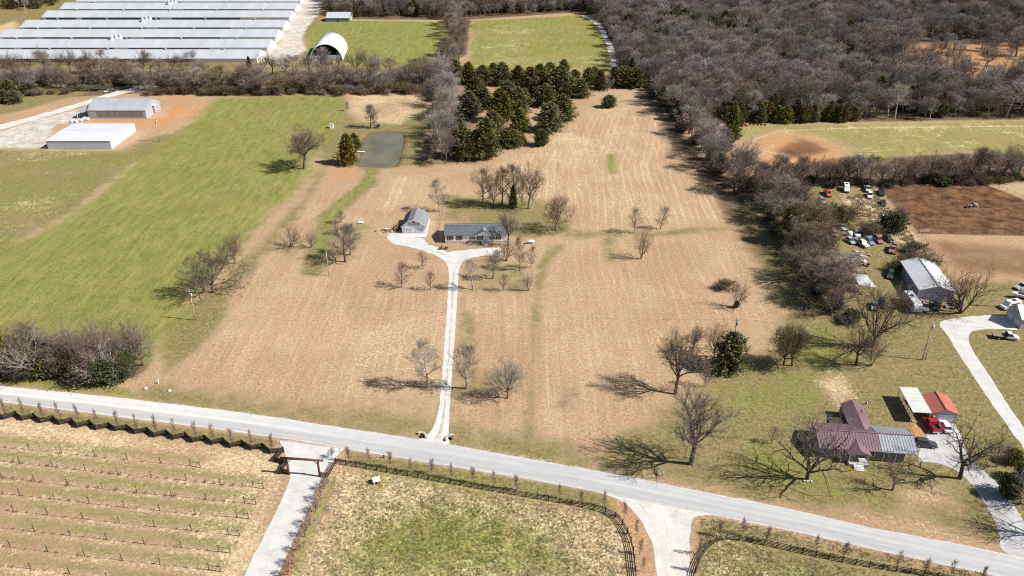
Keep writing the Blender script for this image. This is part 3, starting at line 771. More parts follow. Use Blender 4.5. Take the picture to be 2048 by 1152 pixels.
add_bare("dense0", 92, "fork", 11, 10, base=.4, limbs=9, sub=(8, 7), twig=8, ang=.75, twl=.8, tww=.034)
add_bare("dense1", 93, "fork", 11, 13, base=.22, limbs=8, sub=(8, 6), twig=8, ang=.85, twl=.9, tww=.034)
add_bare("spread0", 91, 'fork', 11, 14, base=.16, limbs=7, sub=(7, 5), twig=5, ang=0.89, wig=.14, twl=.9, tww=.03, trunk_r=.03)

def cedar(seed, H, W, prof, n=190, leaf=.34, per=26, trunk=True):
    rg = random.Random(seed); T = MB(); v = []; f = []
    T.tube([(0,0,-.1),(0.03,0.02,H*.5),(0,0,H*.93)], [H*.02, H*.013, .02], 6, False)
    lump = [rg.uniform(.6, 1.25) for _ in range(40)]
    for i in range(n):
        t = (i + rg.random()) / n; t = t ** .92; z = H * (.02 + .96 * t); az = i * 2.39996 + rg.uniform(-.3, .3)
        r = W / 2 * prof(t) * lump[int(az * 3.1 + t * 9) % 40] * rg.uniform(.8, 1.1)
        a = Vector((0, 0, z - r * .25)); e = Vector((math.cos(az) * r, math.sin(az) * r, z + r * .12))
        if r > .5: T.tube([a, e], [.03, .01], 3, False)
        k = max(6, int(per * (.45 + .75 * prof(t))))
        for j in range(k):
            u = rg.uniform(.35, 1.04); c = a.lerp(e, u) + Vector((rg.gauss(0, .16), rg.gauss(0, .16), rg.gauss(0, .15))) * (.6 + r * .35)
            s = leaf * rg.uniform(.55, 1.25)
            d = (Vector((math.cos(az), math.sin(az), .55)) + Vector((rg.gauss(0, .5), rg.gauss(0, .5), rg.gauss(0, .5)))).normalized()
            q = perp(d, rg.uniform(0, 6.28)); o = len(v)
            v.extend([tuple(c - q * s * .42), tuple(c + q * s * .42), tuple(c + d * s + q * s * .1), ]); f.append((o, o + 1, o + 2))
    return T, (v, f), H, W
def add_cedar(name, *a, **k):
    T, (v, f), H0, W0 = cedar(*a, **k)
    me1 = T.mesh(name + "_trunk", M_BARKD); me2 = bpy.data.meshes.new(name + "_crown"); me2.from_pydata(v, [], f); me2.materials.append(M_CED)
    PROTO[name] = (me1, me2, H0, W0)
pc = lambda t: (min(1, t / .12 + .45)) * (1 - t) ** .62 * 1.08
pr = lambda t: math.sin(math.pi * min(1, max(0, .14 + .84 * t))) ** .65
po2 = lambda t: (min(1, t / .2 + .6)) * (1 - t ** 2.6) ** .7 * (.86 + .14 * math.sin(t * 17))
po = lambda t: (min(1, t / .1 + .5)) * (1 - t ** 1.9) ** .75
for i in range(2): add_cedar(f"cedar{i}", 100 + i, 9, 5, pc, n=230, per=30)
for i in range(3): add_cedar(f"cedaro{i}", 104 + i, 8.5, 5.6, (po, po2, po)[i], n=260, per=32)
add_cedar("pine0", 108, 4.6, 5, pr, n=170, per=34, leaf=.3)
for i in range(2): add_cedar(f"bush{i}", 110 + i, 3.0, 4.2, pr, n=120, per=30, leaf=.28)

def place(proto, x, y, Hm, Wm, label, cat, group=None, name="bare_tree", bark=None, tw=None, rz=None, z=0, rg=random):
    me1, me2, H0, W0 = PROTO[proto]
    o = thing(name, label, cat, (x, y, z), rg.uniform(0, 6.28) if rz is None else rz, group, (Wm / W0, Wm / W0, Hm / H0))
    link("trunk", me1, o, bark); link("crown", me2, o, tw)
    return o
def hpx(x, y, top):
    """height in metres of something standing at (x,y) whose top shows at row `top`"""
    p = P(x, y); d0 = p.y * CP + H_CAM * SP; v = top - 576.0
    # project (p.y, z): v = F * (p.y*SP... ) solve for z
    # camera space: depth = Y*CP + (H-z)*SP ; down = -Y*SP + (H-z)*CP
    k = v / F; Y = p.y
    hz = (k * Y * CP + Y * SP) / (CP - k * SP)
    return H_CAM - hz
R = random.Random(5)
def px_tree(proto, x, y, top, w, label, name="bare_tree", group=None, bark=None, tw=None, cat="tree", rz=None):
    p = P(x, y); return place(proto, p.x, p.y, max(.6, hpx(x, y, top)), w / PXM(x, y), label, cat, group, name, bark, tw, rz, rg=R)

# ------------------------------------------------------------------ single trees
px_tree("dense0", 608, 338, 252, 84, "round crowned bare tree on a tall trunk left of the pond", tw=M_TWB)
px_tree("dense1", 427, 585, 500, 128, "wide umbrella shaped bare tree at the pasture edge by the pole", tw=M_TWB)
px_tree("broad1", 470, 528, 466, 60, "bare tree just behind the wide umbrella shaped tree", tw=M_TWB)
px_tree("vase0", 582, 494, 446, 56, "low spreading bare tree in the tan field left of the garage", tw=M_TWB)
px_tree("vase1", 623, 495, 461, 28, "small bushy bare tree right beside the low spreading field tree")
px_tree("tall0", 691, 524, 452, 58, "largest bare tree of the pair left of the garage", bark=M_BARK)
px_tree("tall1", 701, 509, 446, 34, "slimmer bare tree behind the largest tree left of the garage")
px_tree("young0", 682, 445, 419, 24, "small sparse bare tree on the green swale", tw=M_TWG)
px_tree("young1", 673, 468, 443, 18, "tiny bare tree at the lower end of the green swale")
px_tree("young1", 846, 537, 504, 24, "little bare tree left of the driveway fork")
px_tree("young0", 804, 576, 527, 38, "russet young tree with dead leaves left of the driveway", tw=M_TWR)
px_tree("young1", 861, 580, 541, 26, "smaller russet young tree close to the driveway", tw=M_TWR)
px_tree("tall2", 946, 579, 517, 34, "pale bare tree just right of the driveway top", tw=M_TWW, bark=M_BARKW)
px_tree("tall3", 986, 557, 496, 40, "bare tree in front of the concrete parking pad")
px_tree("young0", 1006, 581, 545, 20, "short young tree with russet lower leaves right of the driveway", tw=M_TWR)
px_tree("vase0", 1057, 581, 539, 32, "upright bare tree at the right end of the front yard row")
px_tree("vase1", 1013, 522, 476, 46, "leaning many stemmed bare tree beside the parking pad")
px_tree("tall0", 1040, 541, 474, 26, "tall thin bare tree right of the parking pad")
px_tree("young1", 1062, 536, 491, 22, "thin young tree rightmost in the front yard")
px_tree("round1", 1016, 491, 417, 46, "tall bare tree standing before the right end of the white house", tw=M_TWG)
px_tree("dense1", 1112, 461, 394, 66, "dense rounded bare tree at the backyard fence corner", tw=M_TWB)
gr = "grove of bare trees behind the white house"
px_tree("tall1", 966, 413, 337, 44, "leftmost tall bare tree of the grove behind the house", group=gr, tw=M_TWB)
px_tree("broad2", 987, 415, 340, 40, "second bare tree from the left in the grove behind the house", group=gr, tw=M_TWB)
px_tree("tall2", 1004, 410, 334, 36, "slender bare tree in the middle of the grove behind the house", group=gr, tw=M_TWR)
px_tree("tall3", 1028, 416, 332, 48, "thick bare tree right of the middle of the grove behind the house", group=gr, tw=M_TWB)
px_tree("round0", 1057, 417, 328, 58, "rightmost broad bare tree of the grove behind the house", group=gr, tw=M_TWB)
px_tree("young1", 1044, 420, 352, 22, "slim sapling near the right end of the grove behind the house", group=gr)
px_tree("cedar1", 1026, 414, 370, 20, "dark narrow evergreen inside the grove behind the house", name="cedar_tree", group=gr)
px_tree("tall0", 879, 423, 360, 40, "pale trunked bare tree between the garage and the grove", bark=M_BARKW)
px_tree("young0", 920, 416, 396, 18, "tiny bare sapling left of the grove behind the house")
px_tree("tall1", 741, 255, 208, 26, "left one of two bare trees standing above the pond")
px_tree("tall3", 750, 256, 208, 30, "right one of two bare trees standing above the pond")
px_tree("brush0", 757, 256, 247, 9, "tiny bare shrub at the foot of two trees above the pond", name="bare_shrub", cat="shrub")
px_tree("sap0", 694, 222, 204, 8, "lone thin sapling at the pasture corner above the pond")
px_tree("tall1", 857, 775, 675, 62, "tall open bare tree on the left edge of the driveway", bark=M_BARKW, tw=M_TWW)
px_tree("tall2", 934, 777, 685, 54, "tall open bare tree on the right edge of the driveway", bark=M_BARKW)
px_tree("dense1", 1015, 797, 722, 78, "dense pale rounded bare tree right of the driveway", tw=M_TWW)
px_tree("young1", 1268, 465, 412, 30, "left one of two young bare trees in the right hand field")
px_tree("young0", 1321, 458, 412, 30, "right one of two young bare trees in the right hand field")
px_tree("vase1", 1282, 518, 458, 38, "bare tree standing below the two young trees in the right hand field")
px_tree("vase0", 1473, 615, 555, 42, "bare tree with bushy green foot beside the brush pile")
px_tree("bush0", 1472, 615, 602, 12, "green bush at the foot of the tree by the brush pile", name="green_shrub", cat="shrub")
px_tree("round0", 1350, 788, 662, 102, "large bare tree throwing a long shadow left of the big cedar", tw=M_TWG, bark=M_BARKD)
px_tree("round1", 1386, 704, 652, 50, "bare tree behind the large tree left of the big cedar", tw=M_TWB)
px_tree("broad0", 1428, 714, 641, 58, "bare tree touching the left side of the big cedar", tw=M_TWB)
px_tree("young0", 1410, 774, 722, 28, "small slender bare tree below the big cedar")
px_tree("cedaro1", 1459, 738, 664, 74, "big dark conical cedar standing in the neighbour's lawn", name="cedar_tree")
px_tree("dense1", 1567, 730, 650, 72, "left one of two flat topped bare trees above the lawn", tw=M_TWB, bark=M_BARKD)
px_tree("dense0", 1584, 732, 652, 76, "right one of two flat topped bare trees above the lawn", tw=M_TWB, bark=M_BARKD)
px_tree("round1", 1381, 928, 782, 132, "tallest bare tree by the road left of the red roofed house", tw=M_TWG, bark=M_BARKD)
px_tree("spread0", 1614, 959, 826, 150, "huge spreading bare tree in front of the red roofed house", tw=M_TWG, bark=M_BARKD)
px_tree("young1", 1542, 887, 855, 26, "tiny bare tree on the lawn left of the red roofed house")
px_tree("round0", 1712, 730, 646, 74, "bare tree on the lawn below the dense hedgerow", tw=M_TWG, bark=M_BARKD)
px_tree("vase1", 1743, 731, 672, 56, "reddish leaning bare tree between the hedgerow and the utility pole", tw=M_TWR)
px_tree("broad1", 1744, 694, 566, 138, "massive bare tree at the lower end of the hedgerow", tw=M_TWB, bark=M_BARKD)
px_tree("vase0", 1922, 626, 523, 126, "wide fan shaped reddish bare tree beside the blue metal barn", tw=M_TWR, bark=M_BARKD)
px_tree("gnarl0", 1785, 981, 912, 66, "dense crooked bare tree before the grey end of the red roofed house", tw=M_TWB)
px_tree("gnarl0", 1919, 957, 838, 112, "gnarled bare tree standing at the neighbour's driveway bend", tw=M_TWG, bark=M_BARKD)
px_tree("broad2", 1994, 934, 876, 52, "small bare tree across the driveway from the gnarled tree", tw=M_TWB)
px_tree("broad0", 2062, 1010, 930, 90, "pale bare tree cut by the right edge of the picture", tw=M_TWW, bark=M_BARKW)
px_tree("spread0", 2080, 1072, 960, 100, "spreading bare tree by the driveway mouth at the right edge", tw=M_TWG)
px_tree("bush0", 2024, 925, 900, 34, "yellow green bush by the neighbour's driveway", name="green_shrub", cat="shrub", tw=M_YEL)
px_tree("bush1", 2016, 992, 950, 48, "dark green bush below the yellow one at the right edge", name="green_shrub", cat="shrub", tw=M_PINE)
px_tree("bush1", 2042, 960, 925, 36, "olive bush between the two bushes at the right edge", name="green_shrub", cat="shrub", tw=M_YEL)
# brush pile in the field
px_tree("brush1", 1452, 578, 560, 40, "heap of cut dark brush in a ring of bare earth", name="brush_pile", cat="brush pile", tw=M_TWB)
px_tree("brush0", 808, 468, 452, 1, "tiny bare weed by the garage", name="bare_shrub", cat="shrub") if False else None
for x, lab in ((882, "left one of two rounded russet shrubs before the white house"), (892, "right one of two rounded russet shrubs before the white house")):
    px_tree("brush1", x, 503.5 - 5 + 0, 493, 9, lab, name="bare_shrub", cat="shrub", tw=M_TWR, group="shrubs before the white house")
c1780 = crop(1780, 500, 5.235)
px_tree("vase1", 1797, 618, 566, 44, "thick bare bush crowding the camper trailer", name="bare_shrub", cat="shrub", tw=M_TWG)
px_tree("brush2", 1836, 540, 505, 70, "olive brush thicket behind the blue metal barn", name="bare_shrub", cat="shrub", tw=M_SHR)
px_tree("brush0", 1800, 545, 520, 42, "small olive brush thicket left of the blue metal barn", name="bare_shrub", cat="shrub", tw=M_SHR)
px_tree("brush1", 1687, 445, 412, 76, "large olive brush thicket among the parked old cars", name="bare_shrub", cat="shrub", tw=M_SHR)
px_tree("bush1", 1780, 460, 428, 52, "dark evergreen thicket at the corner of the muddy pen", name="green_shrub", cat="shrub", tw=M_PINE)
px_tree("brush2", 1795, 452, 415, 36, "bare brush at the fence of the muddy pen", name="bare_shrub", cat="shrub", tw=M_TWG)
px_tree("brush0", 1738, 470, 446, 44, "brown brush between the old cars", name="bare_shrub", cat="shrub", tw=M_TWB)
px_tree("brush1", 1830, 505, 485, 50, "olive brush right of the faded red pickup", name="bare_shrub", cat="shrub", tw=M_SHR)
px_tree("brush2", 1636, 470, 430, 60, "bare brush at the left edge of the junk yard", name="bare_shrub", cat="shrub", tw=M_TWG)

# rows of saplings
c7 = crop(0, 560, 2.88); c8 = crop(0, 820, 2.844); c560 = crop(560, 850, 3.793); c1040 = crop(1040, 850, 3.793); c1540 = crop(1540, 850, 3.815)
row = [c7(*q) for q in ((38,780),(143,790),(250,800),(355,810),(462,825),(572,843),(682,855),(792,870),(903,885),(1017,900),(1127,915),(1237,930),(1340,945),(1452,960))] + [c8(1550,230)]
M_TWSAP = mat("sapling_twigs", (.30,.20,.155), .9, var=.2, scale=2, rnd=.15)
for i, (x, y) in enumerate(row):
    px_tree(f"sap{i%2}", x, y, y - 36 + R.uniform(-3, 3), 11.5, f"slim reddish sapling above the zigzag fence, {ORD[i]} from the left", name="sapling", group="saplings along the zigzag fence", tw=M_TWSAP)
row = [c560(*q) for q in ((527,278),(683,298),(845,322),(995,352),(1148,368),(1305,407),(1470,437),(1628,472),(1795,492))] + [c1040(*q) for q in ((305,555),(468,600),(640,620),(795,700),(880,830),(905,985),(930,1110))]
for i, (x, y) in enumerate(row):
    px_tree(f"sap{i%2}", x, y, y - 31 + R.uniform(-3, 3), 12, f"slim sapling outside the curved black fence, {ORD[i]} from the gate", name="sapling", group="saplings along the middle black fence", tw=M_TWSAP)
row = [c1040(1345,1110), c1040(1352,975), c1040(1505,842), c1040(1690,835), c1040(1870,882)] + [c1540(*q) for q in ((165,932),(350,968),(560,1012),(960,1092),(1175,1132),(1380,1156),(1610,1190))]
row = [row[0], row[1], row[2], row[3], row[4]] + row[6:]
for i, (x, y) in enumerate(row):
    px_tree(f"sap{i%2}", x, y, y - 33 + R.uniform(-3, 3), 14, f"slim sapling outside the right black fence, {ORD[i]} from the side road", name="sapling", group="saplings along the right black fence", tw=M_TWSAP)
row = [c8(*q) for q in ((1845,447),(1822,512),(1797,582),(1765,652),(1735,722),(1705,797),(1670,877),(1640,937))]
for i, (x, y) in enumerate(row):
    px_tree("fruit0", x, y, y - 24, 27, f"small spreading fruit tree in the red soil strip, {ORD[i]} from the gate", name="fruit_tree", group="fruit trees along the white drive", tw=M_TWSAP)
px_tree("fruit0", 664, 916, 896, 16, "small bare tree on white gravel right of the log gate", name="sapling", tw=M_TWSAP)

# ------------------------------------------------------------------ cedars
c2 = crop(600, 0, 2.844)
ced = [(940,902,120,215,0),(885,885,90,190,1),(1000,898,110,190,2),(1062,895,130,270,3),(1165,832,95,110,2),(1212,832,95,115,2),(1255,822,65,85,1),(1095,765,120,165,0),
       (965,655,120,165,1),(1038,622,110,160,0),(1140,692,125,230,3),(1250,745,105,155,1),(1240,655,105,190,2),(1275,602,80,120,1),(1420,745,130,195,3),(1490,682,125,175,2),
       (1310,532,120,185,0),(1365,522,115,190,2),(1480,545,150,205,2),(1560,520,90,150,0),(1600,552,90,125,1),(1640,482,80,120,0),(1710,505,80,130,1),(1150,482,100,155,0),(1040,482,95,135,2),
       (960,472,90,145,1),(885,432,80,115,0),(1500,402,62,80,1),(1850,492,110,140,2),(1905,494,110,130,0),(1790,470,80,110,1),(1000,562,110,150,0),(1185,575,100,140,2),(1390,600,110,150,0),
       (1240,480,90,130,1),(1420,470,100,140,2),(905,790,90,150,0),(1670,470,70,110,3),(1100,430,70,90,1)]
for i, (x, y, w, h, k) in enumerate(ced):
    X, Y = c2(x, y)
    px_tree(("cedaro2", "cedar1", "cedaro0", "cedaro1")[k], X, Y, Y - h / 2.844 * .84, w / 2.844 * 1.28, "dark evergreen cedar in the dense grove above the tan field", name="cedar_tree", group="cedar grove above the tan field", tw=(M_CEDB if i % 3 == 1 else None))
X, Y = c2(1370, 828); px_tree("pine0", X, Y, Y - 32, 31, "small round green pine standing alone below the cedar grove", name="pine_tree", tw=M_PINE)
X, Y = c2(1757, 610); px_tree("pine0", X, Y, Y - 24, 29, "low round dark pine alone at the top of the tan field", name="pine_tree", tw=M_PINE)
X, Y = c2(275, 932); px_tree("cedar0", X, Y, Y - 62, 44, "bronze green cedar on the near bank of the pond", name="cedar_tree", tw=M_CEDB)
X, Y = c2(312, 842); px_tree("cedaro0", X, Y, Y - 30, 30, "darker cedar behind the bronze one on the pond bank", name="cedar_tree")
X, Y = c2(1750, 520); px_tree("young1", X, Y, Y - 36, 26, "pale leafless tree at the top end of the tan field", tw=M_TWW)
px_tree("cedar1", 1461, 281, 203, 42, "tall single cedar at the left end of the right green field", name="cedar_tree")
px_tree("cedaro1", 1574, 486, 412, 48, "dark cedar in the lower hedgerow beside the tan field", name="cedar_tree")
for i in range(16):
    x = 1420 + i * 19 + R.uniform(-5, 5); y = 243 + R.uniform(-3, 2)
    px_tree(("cedaro0", "cedar1", "bush0", "cedar0")[i % 4], x, y, y - R.uniform(26, 46), R.uniform(24, 34), "evergreen cedar on the wood's edge above the right green field", name="cedar_tree", group="cedars on the edge of the wood", tw=(M_CEDB if i % 4 == 2 else None))
for i, (x, y) in enumerate(((1310,196),(1326,212),(1342,224),(1352,240),(1422,320),(1440,345),(1450,300),(1478,372),(1500,388))):
    px_tree(("cedaro0", "cedar0")[i % 2], x, y, y - R.uniform(34, 48), R.uniform(26, 34), "evergreen cedar in the hedgerow right of the tan field", name="cedar_tree", group="cedars in the right hedgerow")
px_tree("cedaro0", 8, 744, 652, 62, "yellow green cedar at the left edge above the road", name="cedar_tree", tw=M_YEL)
for i, (x, y) in enumerate(((20,190),(60,186),(150,180),(5,205),(30,206))):
    px_tree("bush0" if i % 2 else "cedaro1", x, y, y - R.uniform(16, 34), R.uniform(26, 36), "dark evergreen at the left end of the upper treeline", name="cedar_tree", group="evergreens at the left end of the treeline", tw=M_PINE if i % 2 else None)
px_tree("cedar1", 500, 140, 112, 14, "small dark cedar before the nearest poultry house end", name="cedar_tree")

# ------------------------------------------------------------------ treelines and woods
BARE = []      # (x, y, H, W, proto, bark, tw, label, group)
def line_trees(pts, n, jx, hr, wr, protos, label, group, tws, barks=(None,), seed=0):
    rg = random.Random(seed); w, L = resample(W2(pts), 60)
    for i in range(n):
        t = (i + rg.uniform(0, .7)) / n * 59; k = min(int(t), 58); q = w[k] + (w[k + 1] - w[k]) * (t - k)
        d = w[k + 1] - w[k]; d = d / (np.hypot(*d) + 1e-6); o = rg.uniform(-1, 1) * jx
        BARE.append((q[0] - d[1] * o, q[1] + d[0] * o, rg.uniform(*hr), rg.uniform(*wr), rg.choice(protos), rg.choice(barks), rg.choice(tws), label, group))
WD = ["wood0","wood1","wood2","round0","tall1"]
TR = ["wood0","wood1","tall0","tall1","tall2","tall3","round0","round1","broad0","broad1","broad2"]
line_trees([(-30,180),(120,178),(250,172),(330,178),(500,182),(640,182),(760,178),(860,172)], 62, 7, (9,14.5), (9,13), TR, "bare tree in the treeline above the green pasture", "upper treeline", [M_TWP, M_TWG, M_TWP, M_TWB, M_TWB], seed=1)
line_trees([(-30,150),(100,150),(300,148),(420,146)], 26, 7, (8,14), (8,12), TR, "bare tree in the back row below the poultry houses", "back row of the upper treeline", [M_TWP, M_TWG, M_TWB], seed=2)
line_trees([(520,150),(640,150),(700,150),(800,158),(860,150)], 16, 5, (10,15), (9,12), TR, "tall bare tree in the treeline below the white hoop barn", "trees below the hoop barn", [M_TWP, M_TWG, M_TWB], seed=3)
line_trees([(870,330),(878,300),(880,260),(885,220),(880,180),(870,150)], 28, 5, (10,17), (9,13), TR, "pale bare tree in the tall hedgerow between pond and cedars", "hedgerow right of the pond", [M_TWW, M_TWP, M_TWG, M_TWB], (None, M_BARKW, M_BARKW), seed=4)
line_trees([(895,135),(912,110),(915,80),(905,50),(900,30)], 22, 5, (11,16), (9,12), TR, "bare tree in the hedgerow dividing the two far green fields", "hedgerow between far fields", [M_TWP, M_TWB, M_TWG], seed=5)
line_trees([(1312,186),(1350,225),(1395,275),(1430,320),(1470,365),(1500,392)], 30, 5, (10,16), (9,13), TR, "bare grey tree in the hedgerow along the tan field", "hedgerow along the tan field", [M_TWP, M_TWG, M_TWW], seed=6)
line_trees([(1500,385),(1540,400),(1570,440),(1600,490),(1625,540),(1660,600),(1690,640)], 30, 5.5, (9,14), (10,14), TR, "bare tree of the dense hedgerow beside the junk yard", "hedgerow beside the junk yard", [M_TWG, M_TWP, M_TWB, M_TWB], (None, M_BARKD), seed=7)
line_trees([(1510,368),(1600,366),(1700,362),(1800,364),(1900,362),(2060,356)], 34, 4, (8,12.5), (8,11), TR, "bare tree in the treeline between green field and pens", "treeline above the pens", [M_TWG, M_TWP, M_TWB], (None, M_BARKD), seed=8)
line_trees([(30,738),(110,738),(180,742),(240,744),(292,746)], 14, 4, (10,14), (9,12), ["broad0","broad1","round1","vase0","vase1","tall1"], "bare tree in the roadside thicket at lower left", "roadside thicket at lower left", [M_TWG, M_TWG, M_TWB], (None, M_BARKW), seed=9)
BRUSH = []
def line_brush(pts, n, jx, hr, wr, protos, label, group, tws, name="bare_shrub", seed=0):
    rg = random.Random(seed + 100); w, L = resample(W2(pts), 60)
    for i in range(n):
        t = (i + rg.uniform(0, 1)) / n * 59; k = min(int(t), 58); q = w[k] + (w[k + 1] - w[k]) * (t - k)
        d = w[k + 1] - w[k]; d = d / (np.hypot(*d) + 1e-6); o = rg.uniform(-1, 1) * jx
        place(rg.choice(protos), q[0] - d[1] * o, q[1] + d[0] * o, rg.uniform(*hr), rg.uniform(*wr), label, "shrub", group, name, None, rg.choice(tws), rg=rg)
BR = ["brush0","brush1","brush2"]
line_brush([(300,186),(500,187),(700,187),(860,184)], 44, 4, (2.2,5.5), (5,8), BR, "low brown brush along the foot of the upper treeline", "brush below the upper treeline", [M_TWB, M_SHR, M_TWG], seed=1)
line_brush([(0,168),(150,166),(300,166),(450,170),(600,170),(760,168),(860,164)], 40, 6, (3,6.5), (6,9), BR, "tangled brown thicket inside the treeline below the poultry farm", "thicket inside the upper treeline", [M_TWB, M_TWG, M_TWP, M_SHR], seed=9)
line_brush([(0,196),(120,188),(230,176)], 12, 4, (1.8,3.5), (4,6.5), BR, "low brush along the farm track in the upper left", "brush along the farm track", [M_SHR, M_TWB, M_TWG], seed=2)
line_brush([(1510,372),(1700,371),(1900,366),(2060,360)], 26, 2.5, (2,4), (4,6), BR + ["bush0","bush1"], "dark undergrowth below the treeline above the pens", "undergrowth above the pens", [M_SHR, M_PINE, M_TWB], seed=3)
line_brush([(1500,390),(1560,450),(1610,530),(1650,600),(1700,660)], 24, 4, (2,4.5), (4,6.5), BR + ["bush0"], "undergrowth in the hedgerow beside the junk yard", "undergrowth beside the junk yard", [M_SHR, M_PINE, M_TWB, M_TWG], seed=4)
line_brush([(-10,742),(90,748),(180,752),(255,755)], 18, 2.2, (3,6), (5,8), ["bush0","bush1","brush0"], "dark green undergrowth in the roadside thicket", "undergrowth of the roadside thicket", [M_PINE, M_CED, M_SHR], name="green_shrub", seed=5)
line_brush([(-10,722),(90,728),(180,732),(262,738)], 16, 3, (4.5,8), (5,8), ["bush0","bush1","cedaro1","brush0"], "tall dark evergreen growth behind the roadside thicket", "growth behind the roadside thicket", [M_PINE, M_CED, M_SHR, M_SHR], name="green_shrub", seed=8)
line_brush([(862,330),(868,260),(866,190)], 12, 3, (2,4), (4,6), BR, "bare brush along the hedgerow right of the pond", "brush right of the pond", [M_TWB, M_TWG], seed=6)
line_brush([(1320,205),(1400,290),(1490,390)], 16, 3, (2.5,5), (4,6), BR + ["bush1"], "undergrowth in the hedgerow along the tan field", "undergrowth along the tan field", [M_TWB, M_PINE, M_TWG], seed=7)

# the wood: nearest trees one by one, the mass behind as one object
rg = np.random.RandomState(11)
fw = W2(FOREST); fw2 = W2([(648,10),(660,34),(890,36),(930,36),(1165,22),(1180,-80),(640,-80)]); fw3 = W2([(10,18),(60,22),(125,6),(140,-60),(20,-60)])
clr = W2([(1790,85),(2160,85),(2200,195),(1980,185),(1840,150)])
sp = 5.6; xs, ys = np.meshgrid(np.arange(-420, 620, sp), np.arange(340, 900, sp))
fx = (xs + rg.uniform(-.45, .45, xs.shape) * sp).ravel(); fy = (ys + rg.uniform(-.45, .45, ys.shape) * sp).ravel()
ok = (sdist(fx, fy, fw) > 1.0) | (sdist(fx, fy, fw2) > 0) | (sdist(fx, fy, fw3) > 0)
ok &= np.abs(fx) < (fy * .72 + 30)
thin = sdist(fx, fy, clr); ok &= ~((thin > 0) & (rg.uniform(0, 1, fx.shape) < .74)); ok &= ~((thin > -14) & (rg.uniform(0, 1, fx.shape) < .3))
fx, fy, thin = fx[ok], fy[ok], thin[ok]
nzv = np.array([math.sin(x * .031 + 1.3) * math.cos(y * .027) + .6 * math.sin(x * .083 + y * .061) for x, y in zip(fx, fy)])
evg = (rg.uniform(0, 1, fx.shape) < np.clip(.13 + .28 * nzv, .015, .65))
evg |= (sdist(fx, fy, W2([(1330,70),(1440,95),(1470,60),(1400,35),(1340,45)])) > 0) & (rg.uniform(0, 1, fx.shape) < .7)
evg &= ~(thin > -20)
q_ = rg.uniform(0, 1, fx.shape) ** 1.5; fh = 8.5 + 9.5 * q_ + rg.uniform(-1, 1, fx.shape); fwd = 5.5 + 7.5 * q_ + rg.uniform(-1, 1, fx.shape)
order = np.argsort(fy)
WOOD_TW = [M_TWP, M_TWP, M_TWG, M_TWP, M_TWB, M_TWW]
n_ind = 30
ind_b = [i for i in order if not evg[i]][:n_ind]; ind_e = [i for i in order if evg[i]][:60]
for i in ind_b:
    place(R.choice(WD), fx[i], fy[i], fh[i], fwd[i], "bare tree fronting the wood above the right green field", "tree", "front rows of the wood", "bare_tree", R.choice((None, None, M_BARKW)), R.choice(WOOD_TW), rg=R)
for i in ind_e:
    place(R.choice(("cedar0", "cedaro0", "cedaro1")), fx[i], fy[i], fh[i] * .75, fwd[i] * .75, "evergreen cedar among the bare trees of the wood", "tree", "cedars inside the wood", "cedar_tree", None, R.choice((None, None, M_CEDB)), rg=R)
for (x, y, hh, ww, pr_, bk, tw_, lab, grp) in BARE:
    place(pr_, x, y, hh, ww, lab, "tree", grp, "bare_tree", bk, tw_, rg=R)

proto_col = bpy.data.collections.new("wood_prototypes")
def wood_proto(name, proto, bark, tw):
    a, c, H0, W0 = PROTO[proto]
    va = np.array([v.co for v in a.vertices]); vc = np.array([v.co for v in c.vertices])
    s = np.array([1 / W0, 1 / W0, 1 / H0]); v = np.vstack([va, vc]) * s
    f = [tuple(p.vertices) for p in a.polygons]; n = len(f); f += [tuple(k + len(va) for k in p.vertices) for p in c.polygons]
    me = bpy.data.meshes.new(name); me.from_pydata(v.tolist(), [], f); me.materials.append(bark); me.materials.append(tw)
    mi = np.zeros(len(f), np.int32); mi[n:] = 1; me.polygons.foreach_set("material_index", mi)
    o = bpy.data.objects.new(name, me); proto_col.objects.link(o)
kinds = [("wood0", M_BARK, M_TWP), ("wood1", M_BARKW, M_TWG), ("tall2", M_BARK, M_TWP), ("wood2", M_BARK, M_TWW), ("round0", M_BARK, M_TWP), ("round1", M_BARK, M_TWB), ("broad0", M_BARK, M_TWP), ("broad1", M_BARK, M_TWG), ("cedar0", M_BARKD, M_CED), ("cedaro0", M_BARKD, M_CED), ("cedaro1", M_BARKD, M_CEDB)]
for i, (p_, b_, t_) in enumerate(kinds): wood_proto(f"w{i:02d}_{p_}", p_, b_, t_)
